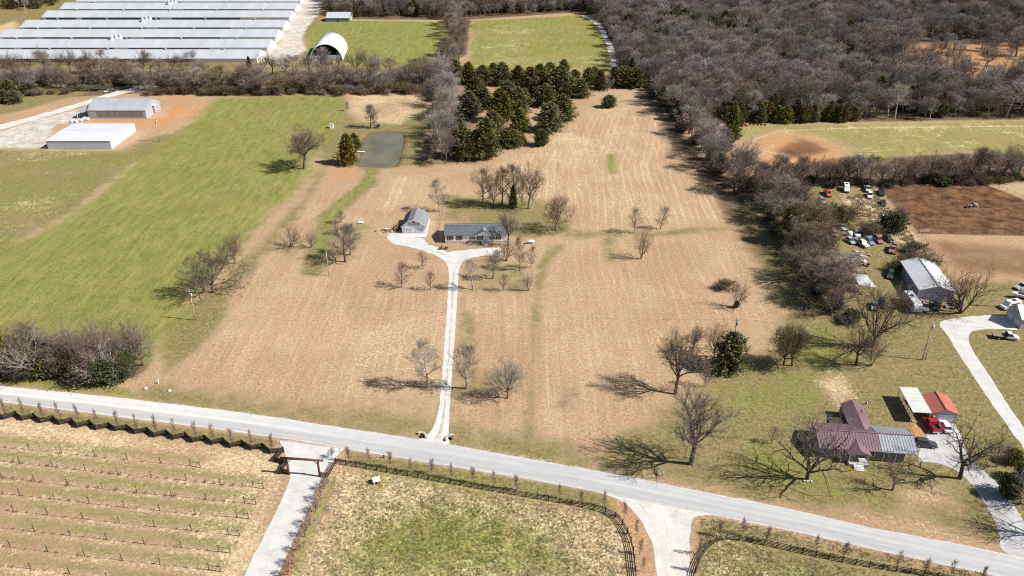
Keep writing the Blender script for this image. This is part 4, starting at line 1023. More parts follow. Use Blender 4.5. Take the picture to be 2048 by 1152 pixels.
def scatter(name, pts, scl, rotz, pid, coll, label):
    me = bpy.data.meshes.new(name); me.vertices.add(len(pts)); me.vertices.foreach_set("co", np.array(pts, np.float32).ravel())
    a = me.attributes.new("scl", 'FLOAT_VECTOR', 'POINT'); a.data.foreach_set("vector", np.array(scl, np.float32).ravel())
    r = np.zeros((len(pts), 3), np.float32); r[:, 2] = rotz
    a = me.attributes.new("rot", 'FLOAT_VECTOR', 'POINT'); a.data.foreach_set("vector", r.ravel())
    a = me.attributes.new("pid", 'INT', 'POINT'); a.data.foreach_set("value", np.array(pid, np.int32))
    o = link(name, me); ng = bpy.data.node_groups.new(name, 'GeometryNodeTree')
    ng.interface.new_socket("Geometry", in_out='INPUT', socket_type='NodeSocketGeometry'); ng.interface.new_socket("Geometry", in_out='OUTPUT', socket_type='NodeSocketGeometry')
    gi = ng.nodes.new("NodeGroupInput"); go = ng.nodes.new("NodeGroupOutput"); ip = ng.nodes.new("GeometryNodeInstanceOnPoints"); ci = ng.nodes.new("GeometryNodeCollectionInfo")
    ci.inputs["Collection"].default_value = coll; ci.inputs["Separate Children"].default_value = True; ci.inputs["Reset Children"].default_value = True
    ip.inputs["Pick Instance"].default_value = True
    def na(n, t):
        q = ng.nodes.new("GeometryNodeInputNamedAttribute"); q.data_type = t; q.inputs[0].default_value = n; return q.outputs[0]
    lk = ng.links.new
    lk(gi.outputs[0], ip.inputs["Points"]); lk(ci.outputs[0], ip.inputs["Instance"]); lk(na("pid", 'INT'), ip.inputs["Instance Index"])
    lk(na("rot", 'FLOAT_VECTOR'), ip.inputs["Rotation"]); lk(na("scl", 'FLOAT_VECTOR'), ip.inputs["Scale"]); lk(ip.outputs[0], go.inputs[0])
    md = o.modifiers.new("scatter", 'NODES'); md.node_group = ng
    return stuff(o, label)
done = set(ind_b) | set(ind_e); rest = [i for i in range(len(fx)) if i not in done]
pid = [int(rg.randint(8, 11)) if evg[i] else int(rg.choice([0,0,1,2,2,3,4,4,5,6,6,7])) for i in rest]
scl = [(fwd[i] * (.75 if evg[i] else 1),) * 2 + (fh[i] * (.75 if evg[i] else 1),) for i in rest]
scatter("far_wood", [(fx[i], fy[i], 0) for i in rest], scl, rg.uniform(0, 6.28, len(rest)), pid, proto_col, "mass of bare grey woodland filling the upper right")

# tufts of rank grass in the paddocks and along the fences
tuft_col = bpy.data.collections.new("tuft_prototypes")
M_TUFT = mat("dry_grass_blades", (.50,.40,.25), .95, var=.25, scale=3.0, rnd=.25)
M_TUFG = mat("green_grass_blades", (.15,.185,.04), .95, var=.25, scale=3.0, rnd=.25)
for k in range(4):
    rgt = random.Random(300 + k); v = []; f = []
    for j in range(16):
        az = rgt.uniform(0, 6.28); d = Vector((math.cos(az), math.sin(az), rgt.uniform(.5, 1.6))).normalized(); p = Vector((rgt.gauss(0, .16), rgt.gauss(0, .16), -.02))
        s = perp(d, rgt.uniform(0, 6.28)) * .05; L = rgt.uniform(.2, .42); o = len(v); v += [tuple(p - s), tuple(p + s), tuple(p + d * L)]; f.append((o, o + 1, o + 2))
    me = bpy.data.meshes.new(f"t{k}_tuft"); me.from_pydata(v, [], f); me.materials.append(M_TUFG if k == 3 else M_TUFT)
    tuft_col.objects.link(bpy.data.objects.new(f"t{k}_tuft", me))
def tufts(name, pts, n, label, green=.2, seed=0, smin=.6, smax=1.3, green_poly=None):
    w = W2(pts); r = np.random.RandomState(seed); x = r.uniform(w[:,0].min(), w[:,0].max(), n); y = r.uniform(w[:,1].min(), w[:,1].max(), n)
    o = sdist(x, y, w) > .2; x, y = x[o], y[o]; nzz = np.sin(x * .9 + 2 * np.sin(y * .5)) * np.cos(y * .7 + np.sin(x * .4)); o = r.uniform(-1.2, 1, len(x)) < nzz; x, y = x[o], y[o]
    s = r.uniform(smin, smax, len(x)); gp = green
    if green_poly is not None: gp = np.where(sdist(x, y, W2(green_poly)) + r.uniform(-9, 9, len(x)) > 0, .8, .15)
    pid = np.where(r.uniform(0, 1, len(x)) < gp, 3, r.randint(0, 3, len(x)))
    scatter(name, np.stack([x, y, np.zeros(len(x))], 1), np.stack([s, s, s * r.uniform(.7, 1.2, len(x))], 1), r.uniform(0, 6.28, len(x)), pid, tuft_col, label)
tufts("paddock_grass", [(690,936),(1205,1024),(1250,1070),(1265,1200),(575,1200),(640,1020)], 26000, "rank dry grass tufts in the middle paddock", .55, 1, .35, .75, [(625,1200),(670,1060),(745,995),(900,968),(1040,995),(1130,1050),(1180,1110),(1180,1200)])
tufts("right_paddock_grass", [(1400,1200),(1412,1110),(1450,1085),(1560,1104),(1950,1185),(1950,1230)], 8000, "rank dry grass tufts in the right paddock", .35, 2, .35, .75)
tufts("junkyard_grass", [(1690,392),(1750,385),(1850,500),(1800,480),(1720,430)], 3500, "tall dead grass tufts between the old cars", .1, 3, 1.0, 2.0)
tufts("verge_grass", [(1395,1040),(1425,1033),(1990,1150),(1960,1160),(1520,1078),(1440,1070),(1400,1100)], 5000, "rough verge grass between road and right fence", .25, 4, .5, 1.0)
# ------------------------------------------------------------------ building materials
M_WHITE = mat("white_siding", (.80,.80,.80), .6, var=.05, scale=.6)
M_TRIM = mat("white_trim", (.68,.68,.67), .55, var=.04)
M_GREYW = mat("grey_siding", (.40,.42,.44), .65, var=.06, scale=.6)
M_BLUEW = mat("blue_grey_metal_wall", (.40,.43,.53), .5, var=.06, scale=.5)
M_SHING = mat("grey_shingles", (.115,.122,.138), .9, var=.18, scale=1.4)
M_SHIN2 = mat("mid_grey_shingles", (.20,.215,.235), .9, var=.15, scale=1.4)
M_GALV = mat("galvanised_roof", (.44,.455,.485), .45, .0, var=.07, scale=.15, spec=.5, stretch=(1,.3,1))
M_GALV2 = mat("galvanised_roof_grey", (.36,.378,.40), .42, .0, var=.08, scale=.2, spec=.5)
M_WROOF = mat("white_metal_roof", (.57,.58,.60), .45, var=.05, scale=.2, spec=.5)
M_MAROON = mat("maroon_metal_roof", (.20,.12,.14), .4, var=.12, scale=.3, spec=.5)
M_REDM = mat("bright_red_metal_roof", (.50,.16,.115), .42, var=.12, scale=.4, spec=.5)
M_GREYM = mat("grey_metal_roof", (.30,.315,.365), .42, var=.1, scale=.4, spec=.5)
M_DKWALL = mat("dark_curtain_wall", (.10,.115,.14), .7, var=.15, scale=.2)
M_GREEN = mat("green_metal_wall", (.13,.21,.20), .55, var=.08)
M_GLASS = mat("window_glass", (.03,.035,.045), .12, var=.1, spec=.8)
M_BLACK = mat("black_paint", (.025,.025,.028), .6, var=.1)
M_DOOR = mat("garage_door", (.62,.65,.70), .5, var=.05)
M_CONCW = mat("stained_concrete", (.50,.50,.49), .85, var=.35, scale=.9)
M_FAB = mat("white_fabric", (.66,.66,.655), .6, var=.04, scale=.3)
M_WOODD = mat("dark_fence_wood", (.045,.035,.03), .85, var=.4, scale=3.0)
M_WOODB = mat("black_fence_boards", (.05,.045,.042), .8, var=.35, scale=2.0)
M_LOG = mat("red_brown_log", (.155,.065,.045), .8, var=.35, scale=2.0)
M_POLE = mat("weathered_pole", (.50,.44,.36), .85, var=.25, scale=1.5)
M_POST = mat("grey_wood_post", (.26,.235,.19), .9, var=.3, scale=3.0)
M_POSTD = mat("dark_steel_post", (.07,.075,.06), .7, var=.2)
M_DECK = mat("grey_deck_boards", (.45,.44,.42), .85, var=.25, scale=2.0)
M_STEEL = mat("galvanised_steel", (.62,.64,.67), .35, .3, var=.08, scale=.8)
M_RUST = mat("rusty_metal", (.20,.085,.045), .85, var=.35, scale=2.0)
M_TYRE = mat("tyre_rubber", (.022,.022,.024), .9, var=.2)
M_RIM = mat("wheel_rim", (.5,.5,.52), .4, .4, var=.1)
M_LAMP = mat("headlamp", (.8,.8,.78), .25, var=.05)
M_TAIL = mat("tail_lamp", (.4,.02,.02), .3, var=.05)
M_STONE = mat("pale_stone", (.55,.51,.45), .9, var=.3, scale=2.5)
M_DARKO = mat("dark_opening", (.012,.012,.013), .95, var=.1)
M_INT = mat("tan_sand", (.42,.36,.28), .95, var=.2, scale=1.0)

def gable(t, L, W, eave, ridge, wall, roof, oh=.4, th=.12, ribs=None, rib_mat=None, along='x', trim=None):
    """walls with gable ends and two roof slopes; ridge along local x (length L), width W along local y"""
    a, b = L / 2, W / 2
    m = MB(); 
    pts = [(-b, 0), (b, 0), (b, eave), (0, ridge), (-b, eave)]
    m.prism(pts, -a, a, 'x'); m.build("wall", wall, t)
    s = (ridge - eave) / b
    for sg in (-1, 1):
        e = MB(); yb = sg * (b + oh); zb = eave - s * oh + .02
        q = [(-a - oh, yb, zb + th), (a + oh, yb, zb + th), (a + oh, 0, ridge + .02 + th), (-a - oh, 0, ridge + .02 + th)]
        if sg > 0: q = q[::-1]
        e.slab(q, th); r = e.build("roof_slope", roof, t)
        if ribs:
            rb = MB(); n = int((L + 2 * oh) / ribs)
            for i in range(n + 1):
                x = -a - oh + (L + 2 * oh) * i / n
                rb.bar((x, yb, zb + th + .03), (x, 0, ridge + .02 + th + .03), .07, .07)
            o = rb.build("rib", rib_mat or roof, r); o["kind"] = "stuff"
    if ridge - eave > .3:
        MB().bar((-a - oh - .02, 0, ridge + th + .06), (a + oh + .02, 0, ridge + th + .06), .35, .10).build("ridge_cap", trim or roof, t)
def window(t, x, y, z, w, h, face, frame=None, shutters=None):
    """face: unit direction the window looks, '-y','+x','-x'"""
    fr = frame or M_TRIM
    def bx(c, d, name, m, par):
        if face in ('-y', '+y'):
            s = -1 if face == '-y' else 1; return MB().box((x + c[0], y + s * c[1], z + c[2]), (d[0], d[1], d[2])).build(name, m, par)
        s = -1 if face == '-x' else 1; return MB().box((x + s * c[1], y + c[0], z + c[2]), (d[1], d[0], d[2])).build(name, m, par)
    f = bx((0, .03, 0), (w + .16, .06, h + .16), "window", fr, t)
    bx((0, .055, 0), (w, .03, h), "pane", M_GLASS, f)
    bx((0, .075, 0), (w, .02, .05), "muntin", fr, f)
    if shutters:
        for sg in (-1, 1): bx((sg * (w / 2 + .28), .035, 0), (.34, .05, h + .1), "shutter", shutters, f)
def panel(t, name, x, y, z, w, h, face, m, d=.06):
    s = -1 if face[0] == '-' else 1
    if face[1] == 'y': return MB().box((x, y + s * d / 2, z), (w, d, h)).build(name, m, t)
    return MB().box((x + s * d / 2, y, z), (d, w, h)).build(name, m, t)
def frame_of(pts_px, z=0): return [P(x, y, z) for x, y in pts_px]

# ------------------------------------------------------------------ poultry houses
rows_ = [(513,120),(535,98),(551,77),(566,57.5),(579,37.6),(590,21),(600,6)]
for i, (xr, yr) in enumerate(rows_):
    e = P(xr, yr - 3.2, 2.6); Lh = 183.0; b_ = 9.6
    t = thing("poultry_house", f"long low poultry house with pale metal roof, {ORD[i]} row from the front", "poultry house", (e.x - Lh / 2, e.y + b_, 0), 0, "rows of poultry houses")
    gable(t, Lh, b_ * 2, 2.6, 5.7, M_WHITE, M_GALV, .5, .12)
    x0 = -Lh / 2
    for u0, u1 in ((.16, .475), (.525, .80)):
        panel(t, "side_curtain", x0 + Lh * (u0 + u1) / 2, -b_ - .002, 1.35, Lh * (u1 - u0), 1.7, '-y', M_DKWALL, .08)
    panel(t, "side_curtain", x0 + Lh * .075, -b_ - .002, 1.2, Lh * .12, 1.8, '-y', M_DKWALL, .05)
    panel(t, "end_door", Lh / 2 + .002, -1, 1.5, 3.4, 3.0, '+x', M_DOOR, .08)
    for yy in (-6.5, -4.2, 4.2, 6.5): panel(t, "fan_hood", Lh / 2 + .002, yy, 1.5, 1.4, 1.4, '+x', M_STEEL, .55)
    for k in range(5):
        MB().box((x0 + Lh * (.12 + .19 * k), 0, 6.42), (1.2, 1.2, .5)).build("roof_vent", M_GALV2, t)
def feed_bin(x, y, label):
    t = thing("feed_bin", label, "feed bin", (x, y, 0), 0, "feed bins between the poultry houses")
    MB().lathe((0,0,0), [(.35,1.3),(1.35,3.2),(1.4,3.25),(1.4,6.4)], 18).build("bin", M_STEEL, t, True)
    MB().lathe((0,0,0), [(1.46,6.38),(.32,7.9),(.32,8.1)], 18).build("cone_lid", M_WROOF, t, True)
    for a in range(4):
        q = a * math.pi / 2 + .6; MB().bar((1.3 * math.cos(q), 1.3 * math.sin(q), 0), (1.3 * math.cos(q), 1.3 * math.sin(q), 3.4), .12, .12).build("leg", M_STEEL, t)
for (x, y, w) in ((236,96,"second"), (296,57,"fourth"), (347,21,"sixth")):
    p = P(x, y)
    for k, nm in enumerate(("nearest", "middle", "farthest")):
        feed_bin(p.x + k * 1.3 - 2, p.y + k * 3.1 - 1.5, f"white feed bin at the {w} poultry house, {nm} of three")

# ------------------------------------------------------------------ metal barns, upper left
p0 = P(178.4, 237.4); t = thing("metal_barn", "grey metal barn with closed gable on orange soil", "barn", (p0.x + 13.5, p0.y + 8.5, 0), 0)
gable(t, 27, 17, 3.9, 7.4, M_GALV2, M_GALV2, .15, .1)
panel(t, "wall_band", 1.5, -8.502, 2.3, 21.5, 2.6, '-y', mat("brown_grey_siding", (.25,.23,.23), .6, var=.15, scale=.4, stretch=(3,1,1)), .05)
panel(t, "side_door", 13.502, .5, 2.0, 1.6, 3.6, '+x', M_DKWALL, .08); panel(t, "door_hood", 13.502, .5, 3.95, 2.2, .25, '+x', M_TRIM, .9)
MB().slab([(-19,-8.4,3.3),(-13.7,-8.4,3.4),(-13.7,1,3.4),(-19,1,3.3)], .1).build("lean_to_roof", M_GALV2, t)
for xx, yy in ((-18.8,-8.2),(-18.8,.8)): MB().box((xx, yy, 1.6), (.2,.2,3.2)).build("post", M_TRIM, t)
p0 = P(94.2, 298.4); t = thing("metal_barn", "white low roofed metal barn in front of the grey barn", "barn", (p0.x + 13.7, p0.y + 12.5, 0), 0)
gable(t, 26.8, 24.5, 3.4, 3.9, M_WROOF, M_WROOF, .2, .1)
panel(t, "wall_band", 0, -12.252, 1.6, 26.2, 2.9, '-y', mat("pale_blue_siding", (.50,.53,.58), .5, var=.1, scale=.5, stretch=(4,1,1)), .05)
panel(t, "eave_shade_board", 0, -12.252, 3.22, 26.7, .22, '-y', mat("eave_shade_blue_grey", (.28,.31,.40), .5, var=.1), .1)  # board under the eave, the eave's shadow painted in as blue grey
# white bags by the lean-to
for i, (x, y, s) in enumerate(((143.5,244.5,1.2),(149,243.5,1.1),(153,245.5,1.2),(158,243,1.1),(163,243,1.2),(170,241,1.5),(176,241,1.3))):
    p = P(x, y); t = thing("white_tank", f"white plastic tank lined up by the lean-to, {ORD[i]} from the left", "tank", (p.x, p.y, 0), R.uniform(0, 3), "white tanks by the grey barn")
    MB().lathe((0,0,0), [(s*.5,0),(s*.62,.1),(s*.62,s*.9),(s*.4,s*1.15)], 12).build("shell", M_FAB, t, True); MB().lathe((0,0,0), [(s*.2,s*1.14),(s*.2,s*1.24)], 10).build("lid", M_BLACK, t)
for i, (x, y) in enumerate(((286,191),(294,192.5))):
    p = P(x, y); t = thing("cattle_trough", f"dark low feed trough on orange soil, {('left','right')[i]} of two", "trough", (p.x, p.y, 0), .15, "troughs behind the grey barn")
    MB().box((0,0,.35),(2.2,.9,.5)).build("tub", M_RUST, t); 
    for sx in (-.9,.9): MB().box((sx,0,.06),(.12,.8,.12)).build("foot", M_BLACK, t)

# ------------------------------------------------------------------ hoop barn and green shed
pr_ = P(685.5, 121.3); Wd = 19.2; dirv = Vector((math.cos(.09), math.sin(.09), 0)); cx = pr_ - dirv * Wd / 2
t = thing("hoop_barn", "white fabric hoop barn with open front and concrete end wall", "barn", (cx.x, cx.y, 0), math.atan2(dirv.y, dirv.x))
def arch(r, y, n=22, z0=.0): return [(-r * math.cos(math.pi * k / n), y, z0 + 1.03 * r * math.sin(math.pi * k / n)) for k in range(n + 1)]
Dp = 35.0; rr = Wd / 2; m = MB(); A = arch(rr, 0); B = arch(rr, Dp); A2 = arch(rr - .25, 0); B2 = arch(rr - .25, Dp)
m.v = A + B + A2 + B2; n = len(A)
for k in range(n - 1):
    m.f += [(k, k + 1, n + k + 1, n + k), (2*n + k + 1, 2*n + k, 3*n + k, 3*n + k + 1), (k + 1, k, 2*n + k, 2*n + k + 1), (n + k, n + k + 1, 3*n + k + 1, 3*n + k)]
m.build("fabric_cover", M_FAB, t, True)
for k in range(8):
    y = .15 + k * (Dp - .5) / 7; MB().tube([(x * .97, y, z * .97) for x, _, z in arch(rr, 0)], [.09] * n, 5).build("arch_rib", M_STEEL, t)
bm_ = MB(); bm_.poly([(x, Dp - .3, z) for x, _, z in reversed(arch(rr - .3, 0))]); bm_.build("back_wall", mat("tan_canvas", (.52,.47,.40), .8, var=.1), t)
for i in range(5):
    for j in range(2):
        w_ = Wd * .86 / 5; MB().box((-Wd * .43 + w_ * (i + .5), .45 + .01 * ((i + j) % 2), .78 + 1.5 * j), (w_ - .06, .7, 1.44)).build("concrete_block", M_CONCW, t)
for sx in (-1, 1): MB().box((sx * (rr - .55), Dp * .5 + .5, .9), (.7, Dp - 1.2, 1.8)).build("side_footing", M_CONCW, t)
MB().box((0, Dp * .62, .5), (Wd * .7, Dp * .35, 1.0)).build("stored_bedding", mat("brown_bedding", (.16,.095,.06), .95, var=.3, scale=.6), t)
p0 = P(652.6, 43.7); t = thing("metal_shed", "small green walled metal shed by the far poultry road", "shed", (p0.x + 8.5, p0.y + 7.5, 0), 0)
gable(t, 17, 15, 2.7, 5.6, M_GREEN, M_GALV, .3, .1); panel(t, "end_door", 8.502, 0, 1.4, 3.0, 2.6, '+x', M_TRIM); panel(t, "side_door", 0, -7.502, 1.1, 1.0, 2.1, '-y', M_BLACK)
p = P(663, 257); t = thing("pump_house", "tiny white pump house in the green pasture above the pond", "shed", (p.x, p.y + .8, 0), .1)
gable(t, 1.6, 1.7, 1.8, 2.05, M_WHITE, M_GALV2, .12, .06); panel(t, "door", 0.15, -.852, .85, .7, 1.5, '-y', M_DOOR, .04)

# ------------------------------------------------------------------ garage with gambrel roof
pl = P(804.8, 466.2); prr = P(852.3, 466.8); Wg = (prr - pl).length; gcx = (pl + prr) / 2; Dg = 9.6; hb = Wg / 2
t = thing("garage", "white two door garage with grey gambrel roof beside the gravel yard", "garage", (gcx.x, gcx.y, 0), math.atan2((prr-pl).y, (prr-pl).x))
pf = [(-hb,0),(hb,0),(hb,2.35),(hb*.52,4.0),(0,4.75),(-hb*.52,4.0),(-hb,2.35)]
MB().prism(pf, 0, Dg, 'y').build("wall", M_WHITE, t)
rp_ = [(-hb-.32,2.12),(-hb*.52,4.05),(0,4.82),(hb*.52,4.05),(hb+.32,2.12)]
for k in range(4):
    (x0, z0), (x1, z1) = rp_[k], rp_[k+1]
    o = MB(); o.slab([(x0,-.3,z0+.1),(x1,-.3,z1+.1),(x1,Dg+.3,z1+.1),(x0,Dg+.3,z0+.1)][::-1 if False else 1], .1).build("roof_slope", M_SHING if k == 0 else M_SHIN2, t)  # steep left slope gets darker shingles: its shade is put into the colour
    MB().bar((x0,-.34,z0+.03),(x1,-.34,z1+.03),.07,.22).build("rake_trim", M_TRIM, t)
panel(t, "gable_siding", 0, -.002, 3.3, hb*1.0, 1.2, '-y', M_GREYW, .03)
for sx in (-1, 1):
    d = panel(t, "garage_door", sx * hb * .47, -.002, 1.1, 2.9, 2.15, '-y', M_DOOR, .06)
    for k in (-.5, .5): MB().box((sx * hb * .47 + k, -.08, 1.45), (.32, .03, .26)).build("pane", M_GLASS, d)
    for k in range(3): MB().box((sx * hb * .47, -.072, .55 + .52 * k), (2.9, .02, .035)).build("panel_joint", M_GREYW, d)
window(t, 0, -.002, 4.0, .5, .5, '-y', M_BLACK); window(t, hb + .002, 3.2, 1.3, .8, 1.0, '+x'); panel(t, "side_door", hb + .002, 6.4, 1.0, .9, 2.0, '+x', M_GREYW)

# ------------------------------------------------------------------ white house with grey roof
pl = P(889.8, 486); prr = P(1014, 484.5); Wh = (prr - pl).length
t = thing("house", "long white house with grey shingle roof and black shutters", "house", ((pl+prr).x / 2, (pl+prr).y / 2 + 4.3, 0), math.atan2((prr-pl).y, (prr-pl).x))
gable(t, Wh, 8.6, 2.75, 4.15, M_WHITE, M_SHING, .35, .12, trim=M_SHIN2)
panel(t, "foundation_skirt", 0, -4.302, .3, Wh - .02, .6, '-y', mat("skirt_block", (.52,.5,.47), .9, var=.15), .05)
for px_, w_, h_ in ((900,1.0,1.25),(918.4,1.0,1.25),(945,.8,.7),(959.6,1.0,1.25),(983.5,.8,1.2),(996.4,.8,1.2)):
    window(t, (px_ - 952) / 6.28, -4.302, 1.75, w_, h_, '-y', M_TRIM, M_BLACK)
panel(t, "front_door", (973 - 952) / 6.28, -4.302, 1.45, .95, 2.0, '-y', M_TRIM, .08)
g = MB(); gx0 = (966 - 952) / 6.28
g.prism([(gx0 - 2.7, 2.62), (gx0 + 2.7, 2.62), (gx0, 4.05)], -4.9, -2.0, 'y').build("porch_gable", M_WHITE, t)
for sg in (-1, 1):
    q = [(gx0, -5.15, 4.2), (gx0, -1.5, 4.2), (gx0 + sg * 2.95, -1.5, 2.62), (gx0 + sg * 2.95, -5.15, 2.62)]
    MB().slab(q if sg < 0 else q[::-1], .1).build("porch_roof", M_SHIN2, t); MB().bar((gx0,-5.18,4.14),(gx0+sg*2.95,-5.18,2.55),.06,.18).build("rake_trim", M_TRIM, t)
MB().box((gx0 + .8, -5.35, .35), (2.6, 1.9, .7)).build("porch_deck", M_DECK, t)
for k in range(3): MB().box((gx0 + .8, -6.45 - .28 * k, .28 - .18 * k + .18), (1.3, .28, .18)).build("step", M_DECK, t)
for sx in (-.45, 2.05): MB().box((gx0 + sx, -6.2, 1.2), (.08, .08, 1.0)).build("railing_post", M_TRIM, t)
MB().bar((gx0 - .45, -6.2, 1.7), (gx0 + 2.05, -6.2, 1.7), .06, .08).build("railing", M_TRIM, t)
MB().box((-2.6, 2.6, 4.3), (.3, .3, 1.0)).build("vent_pipe", M_TRIM, t)
for k in range(9): MB().box((-Wh / 2 + 1.4 + k * 2.1, -.75, 4.05), (.35, .25, .16)).build("roof_vent", M_SHIN2, t)
p = P(1061, 487); t = thing("propane_tank", "small white propane tank right of the white house", "tank", (p.x, p.y, 0), .1)
MB().tube([(-1.3,0,.75),(-1.1,0,.75),(1.1,0,.75),(1.3,0,.75)], [.15,.45,.45,.15], 12).build("shell", M_FAB, t, True)
for sx in (-.7,.7): MB().box((sx,0,.17),(.2,.7,.34)).build("leg", M_CONCW, t)
MB().lathe((0,0,1.15), [(.18,0),(.18,.2)], 8).build("cap", M_FAB, t)

# ------------------------------------------------------------------ metal barn on the right
rot = math.radians(-7.5); fl = P(1834.4, 601.2); ux = Vector((math.cos(rot), math.sin(rot), 0)); uy = Vector((-ux.y, ux.x, 0))
ctr = fl + ux * 4.5 + uy * 8.6
t = thing("metal_barn", "blue grey metal barn with white roof beside the fan shaped tree", "barn", ctr, rot + math.pi / 2)
gable(t, 17.2, 9.0, 3.5, 4.9, M_BLUEW, M_WROOF, .4, .1, ribs=.9, rib_mat=M_WROOF, trim=M_GREYM)
# local: x = along depth (+x to the back), y = towards the left of the picture
for k in (-4.8, 0, 4.6): window(t, k, 4.502, 1.9, .8, .8, '+y')
panel(t, "roll_up_door", -8.602, .9, 1.3, 3.0, 2.4, '-x', M_DOOR); panel(t, "walk_door", -8.602, -2.6, 1.05, 1.0, 2.1, '-x', M_TRIM)
window(t, -8.602, -3.4, 2.75, .6, .6, '-x'); 
for sy in (-4.5, 4.5): MB().box((-8.61, sy, 1.75), (.1, .25, 3.5)).build("corner_trim", M_TRIM, t)
# sheet roofed shed in the hedge
q = [P(1703,545.5,2.6), P(1735,551,2.9), P(1753,575,2.9), P(1719,570,2.6)]; c_ = sum(q, Vector()) / 4; c_.z = 0
t = thing("open_shed", "open shed with bright sheet metal roof under the bare trees", "shed", c_)
MB().slab([v - c_ for v in reversed(q)], .08).build("roof", M_WROOF, t)
for v in q: w_ = (v - c_) * .9; MB().box((w_.x, w_.y, v.z / 2 - .05), (.15, .15, v.z - .12)).build("post", M_POST, t)
w_ = [(v - c_) * .88 for v in q]; MB().slab([(w_[0].x, w_[0].y, 2.3), (w_[1].x, w_[1].y, 2.3), (w_[1].x, w_[1].y, .1), (w_[0].x, w_[0].y, .1)], .08).build("back_wall", M_RUST, t)

# ------------------------------------------------------------------ garage at the right edge
A_ = P(2012, 632); B_ = P(2038, 657.6); Lw = (B_ - A_).length; 
t = thing("garage", "grey garage with two white doors at the right edge of the picture", "garage", ((A_.x + B_.x) / 2 + 5, (A_.y + B_.y) / 2, 0), 0)
gable(t, 10, Lw, 2.9, 5.2, M_GREYW, M_WROOF, .3, .12)
for sy in (-1, 1):
    d = panel(t, "garage_door", -5.002, sy * 1.6, 1.15, 2.5, 2.2, '-x', M_TRIM, .06)
    for k in range(4): MB().box((-5.08, sy * 1.6 - .9 + .6 * k, 2.0), (.03, .4, .22)).build("pane", M_GLASS, d)
    window(t, -5.002, sy * .75, 3.6, .7, .9, '-x')
# ------------------------------------------------------------------ red roofed house
rot = math.radians(-6.2); ux = Vector((math.cos(rot), math.sin(rot), 0)); uy = Vector((-ux.y, ux.x, 0))
o_ = Vector((62.7, 126.9, 0)); Lr, Dr = 19.3, 8.3; Lm = 12.3
t = thing("house", "grey house with maroon metal roof and a plain grey roofed end", "house", o_ + ux * Lr / 2 + uy * Dr / 2, rot)
a, b2 = Lr / 2, Dr / 2; ev, rg_ = 2.6, 3.95
m = MB(); m.prism([(-b2 + .5, 0), (b2 - .4, 0), (b2 - .4, ev), (0, rg_ - .1), (-b2 + .5, ev)], -a + .3, a - 2.2, 'x'); m.build("wall", mat("dark_grey_siding", (.17,.185,.20), .7, var=.1, scale=.8), t)
for sg in (-1, 1):
    for x0, x1, mm, nm in ((-a - .1, -a + Lm, M_MAROON, "roof_slope"), (-a + Lm + .004, a, M_GREYM, "carport_roof")):
        yb = sg * (b2 + .1); q = [(x0, yb, ev + .02), (x1, yb, ev + .02), (x1, 0, rg_ + .1), (x0, 0, rg_ + .1)]
        if sg > 0: q = q[::-1]
        r_ = MB().slab(q, .1).build(nm, mm, t)
        rb = MB(); n = int((x1 - x0) / .55)
        for k in range(n + 1): x = x0 + .03 + (x1 - x0 - .06) * k / n; rb.bar((x, yb, ev + .05), (x, 0, rg_ + .13), .08, .07)
        rb.build("rib", mat("maroon_rib", (.26,.16,.18), .4, var=.1) if mm is M_MAROON else mat("grey_rib", (.345,.36,.41), .4, var=.1), r_)["kind"] = "stuff"
MB().bar((-a - .1, 0, rg_ + .16), (a, 0, rg_ + .16), .35, .08).build("ridge_cap", M_MAROON, t)
for x in (-a + Lm + .6, a - 4, a - 1.2, a - .25): MB().box((x, -b2 + .3, ev / 2), (.14, .14, ev - .08)).build("porch_post", M_TRIM, t)
window(t, -a + 10.2, -b2 + .498, 1.45, 1.9, 1.1, '-y'); window(t, -a + 2.6, -b2 + .498, 1.5, 1.2, 1.1, '-y'); window(t, -a + 5.0, -b2 + .498, 1.5, 1.0, 1.1, '-y')
panel(t, "front_door", -a + 7.2, -b2 + .498, 1.15, .95, 2.05, '-y', M_TRIM)
panel(t, "brick_skirt", -.9, -b2 + .498, .25, Lr - 3.5, .5, '-y', mat("tan_brick", (.42,.27,.17), .9, var=.2, scale=3), .05)
xg = -a + 7.6
for sg in (-1, 1):
    q = [(xg, -b2 - 1.5, 3.6), (xg, -1.2, 3.6), (xg + sg * 2.3, -b2 + .2, 2.5), (xg + sg * 2.3, -b2 - 1.5, 2.5)]
    MB().slab(q if sg < 0 else q[::-1], .08).build("porch_roof", M_MAROON, t)
MB().prism([(xg - 2.0, 2.45), (xg + 2.0, 2.45), (xg, 3.45)], -b2 - 1.3, -b2 - 1.2, 'y').build("porch_gable", M_GREYW, t)
for sx in (-1.8, 1.8): MB().box((xg + sx, -b2 - 1.25, 1.2), (.14, .14, 2.4)).build("porch_post", M_TRIM, t)
MB().box((xg, -b2 - .9, .3), (3.8, 2.2, .6)).build("porch_deck", M_DECK, t)
for k in range(4): MB().box((xg - .1, -b2 - 2.2 - .32 * k, .52 - .14 * k), (1.9, .3, .07)).build("step", M_TRIM, t)
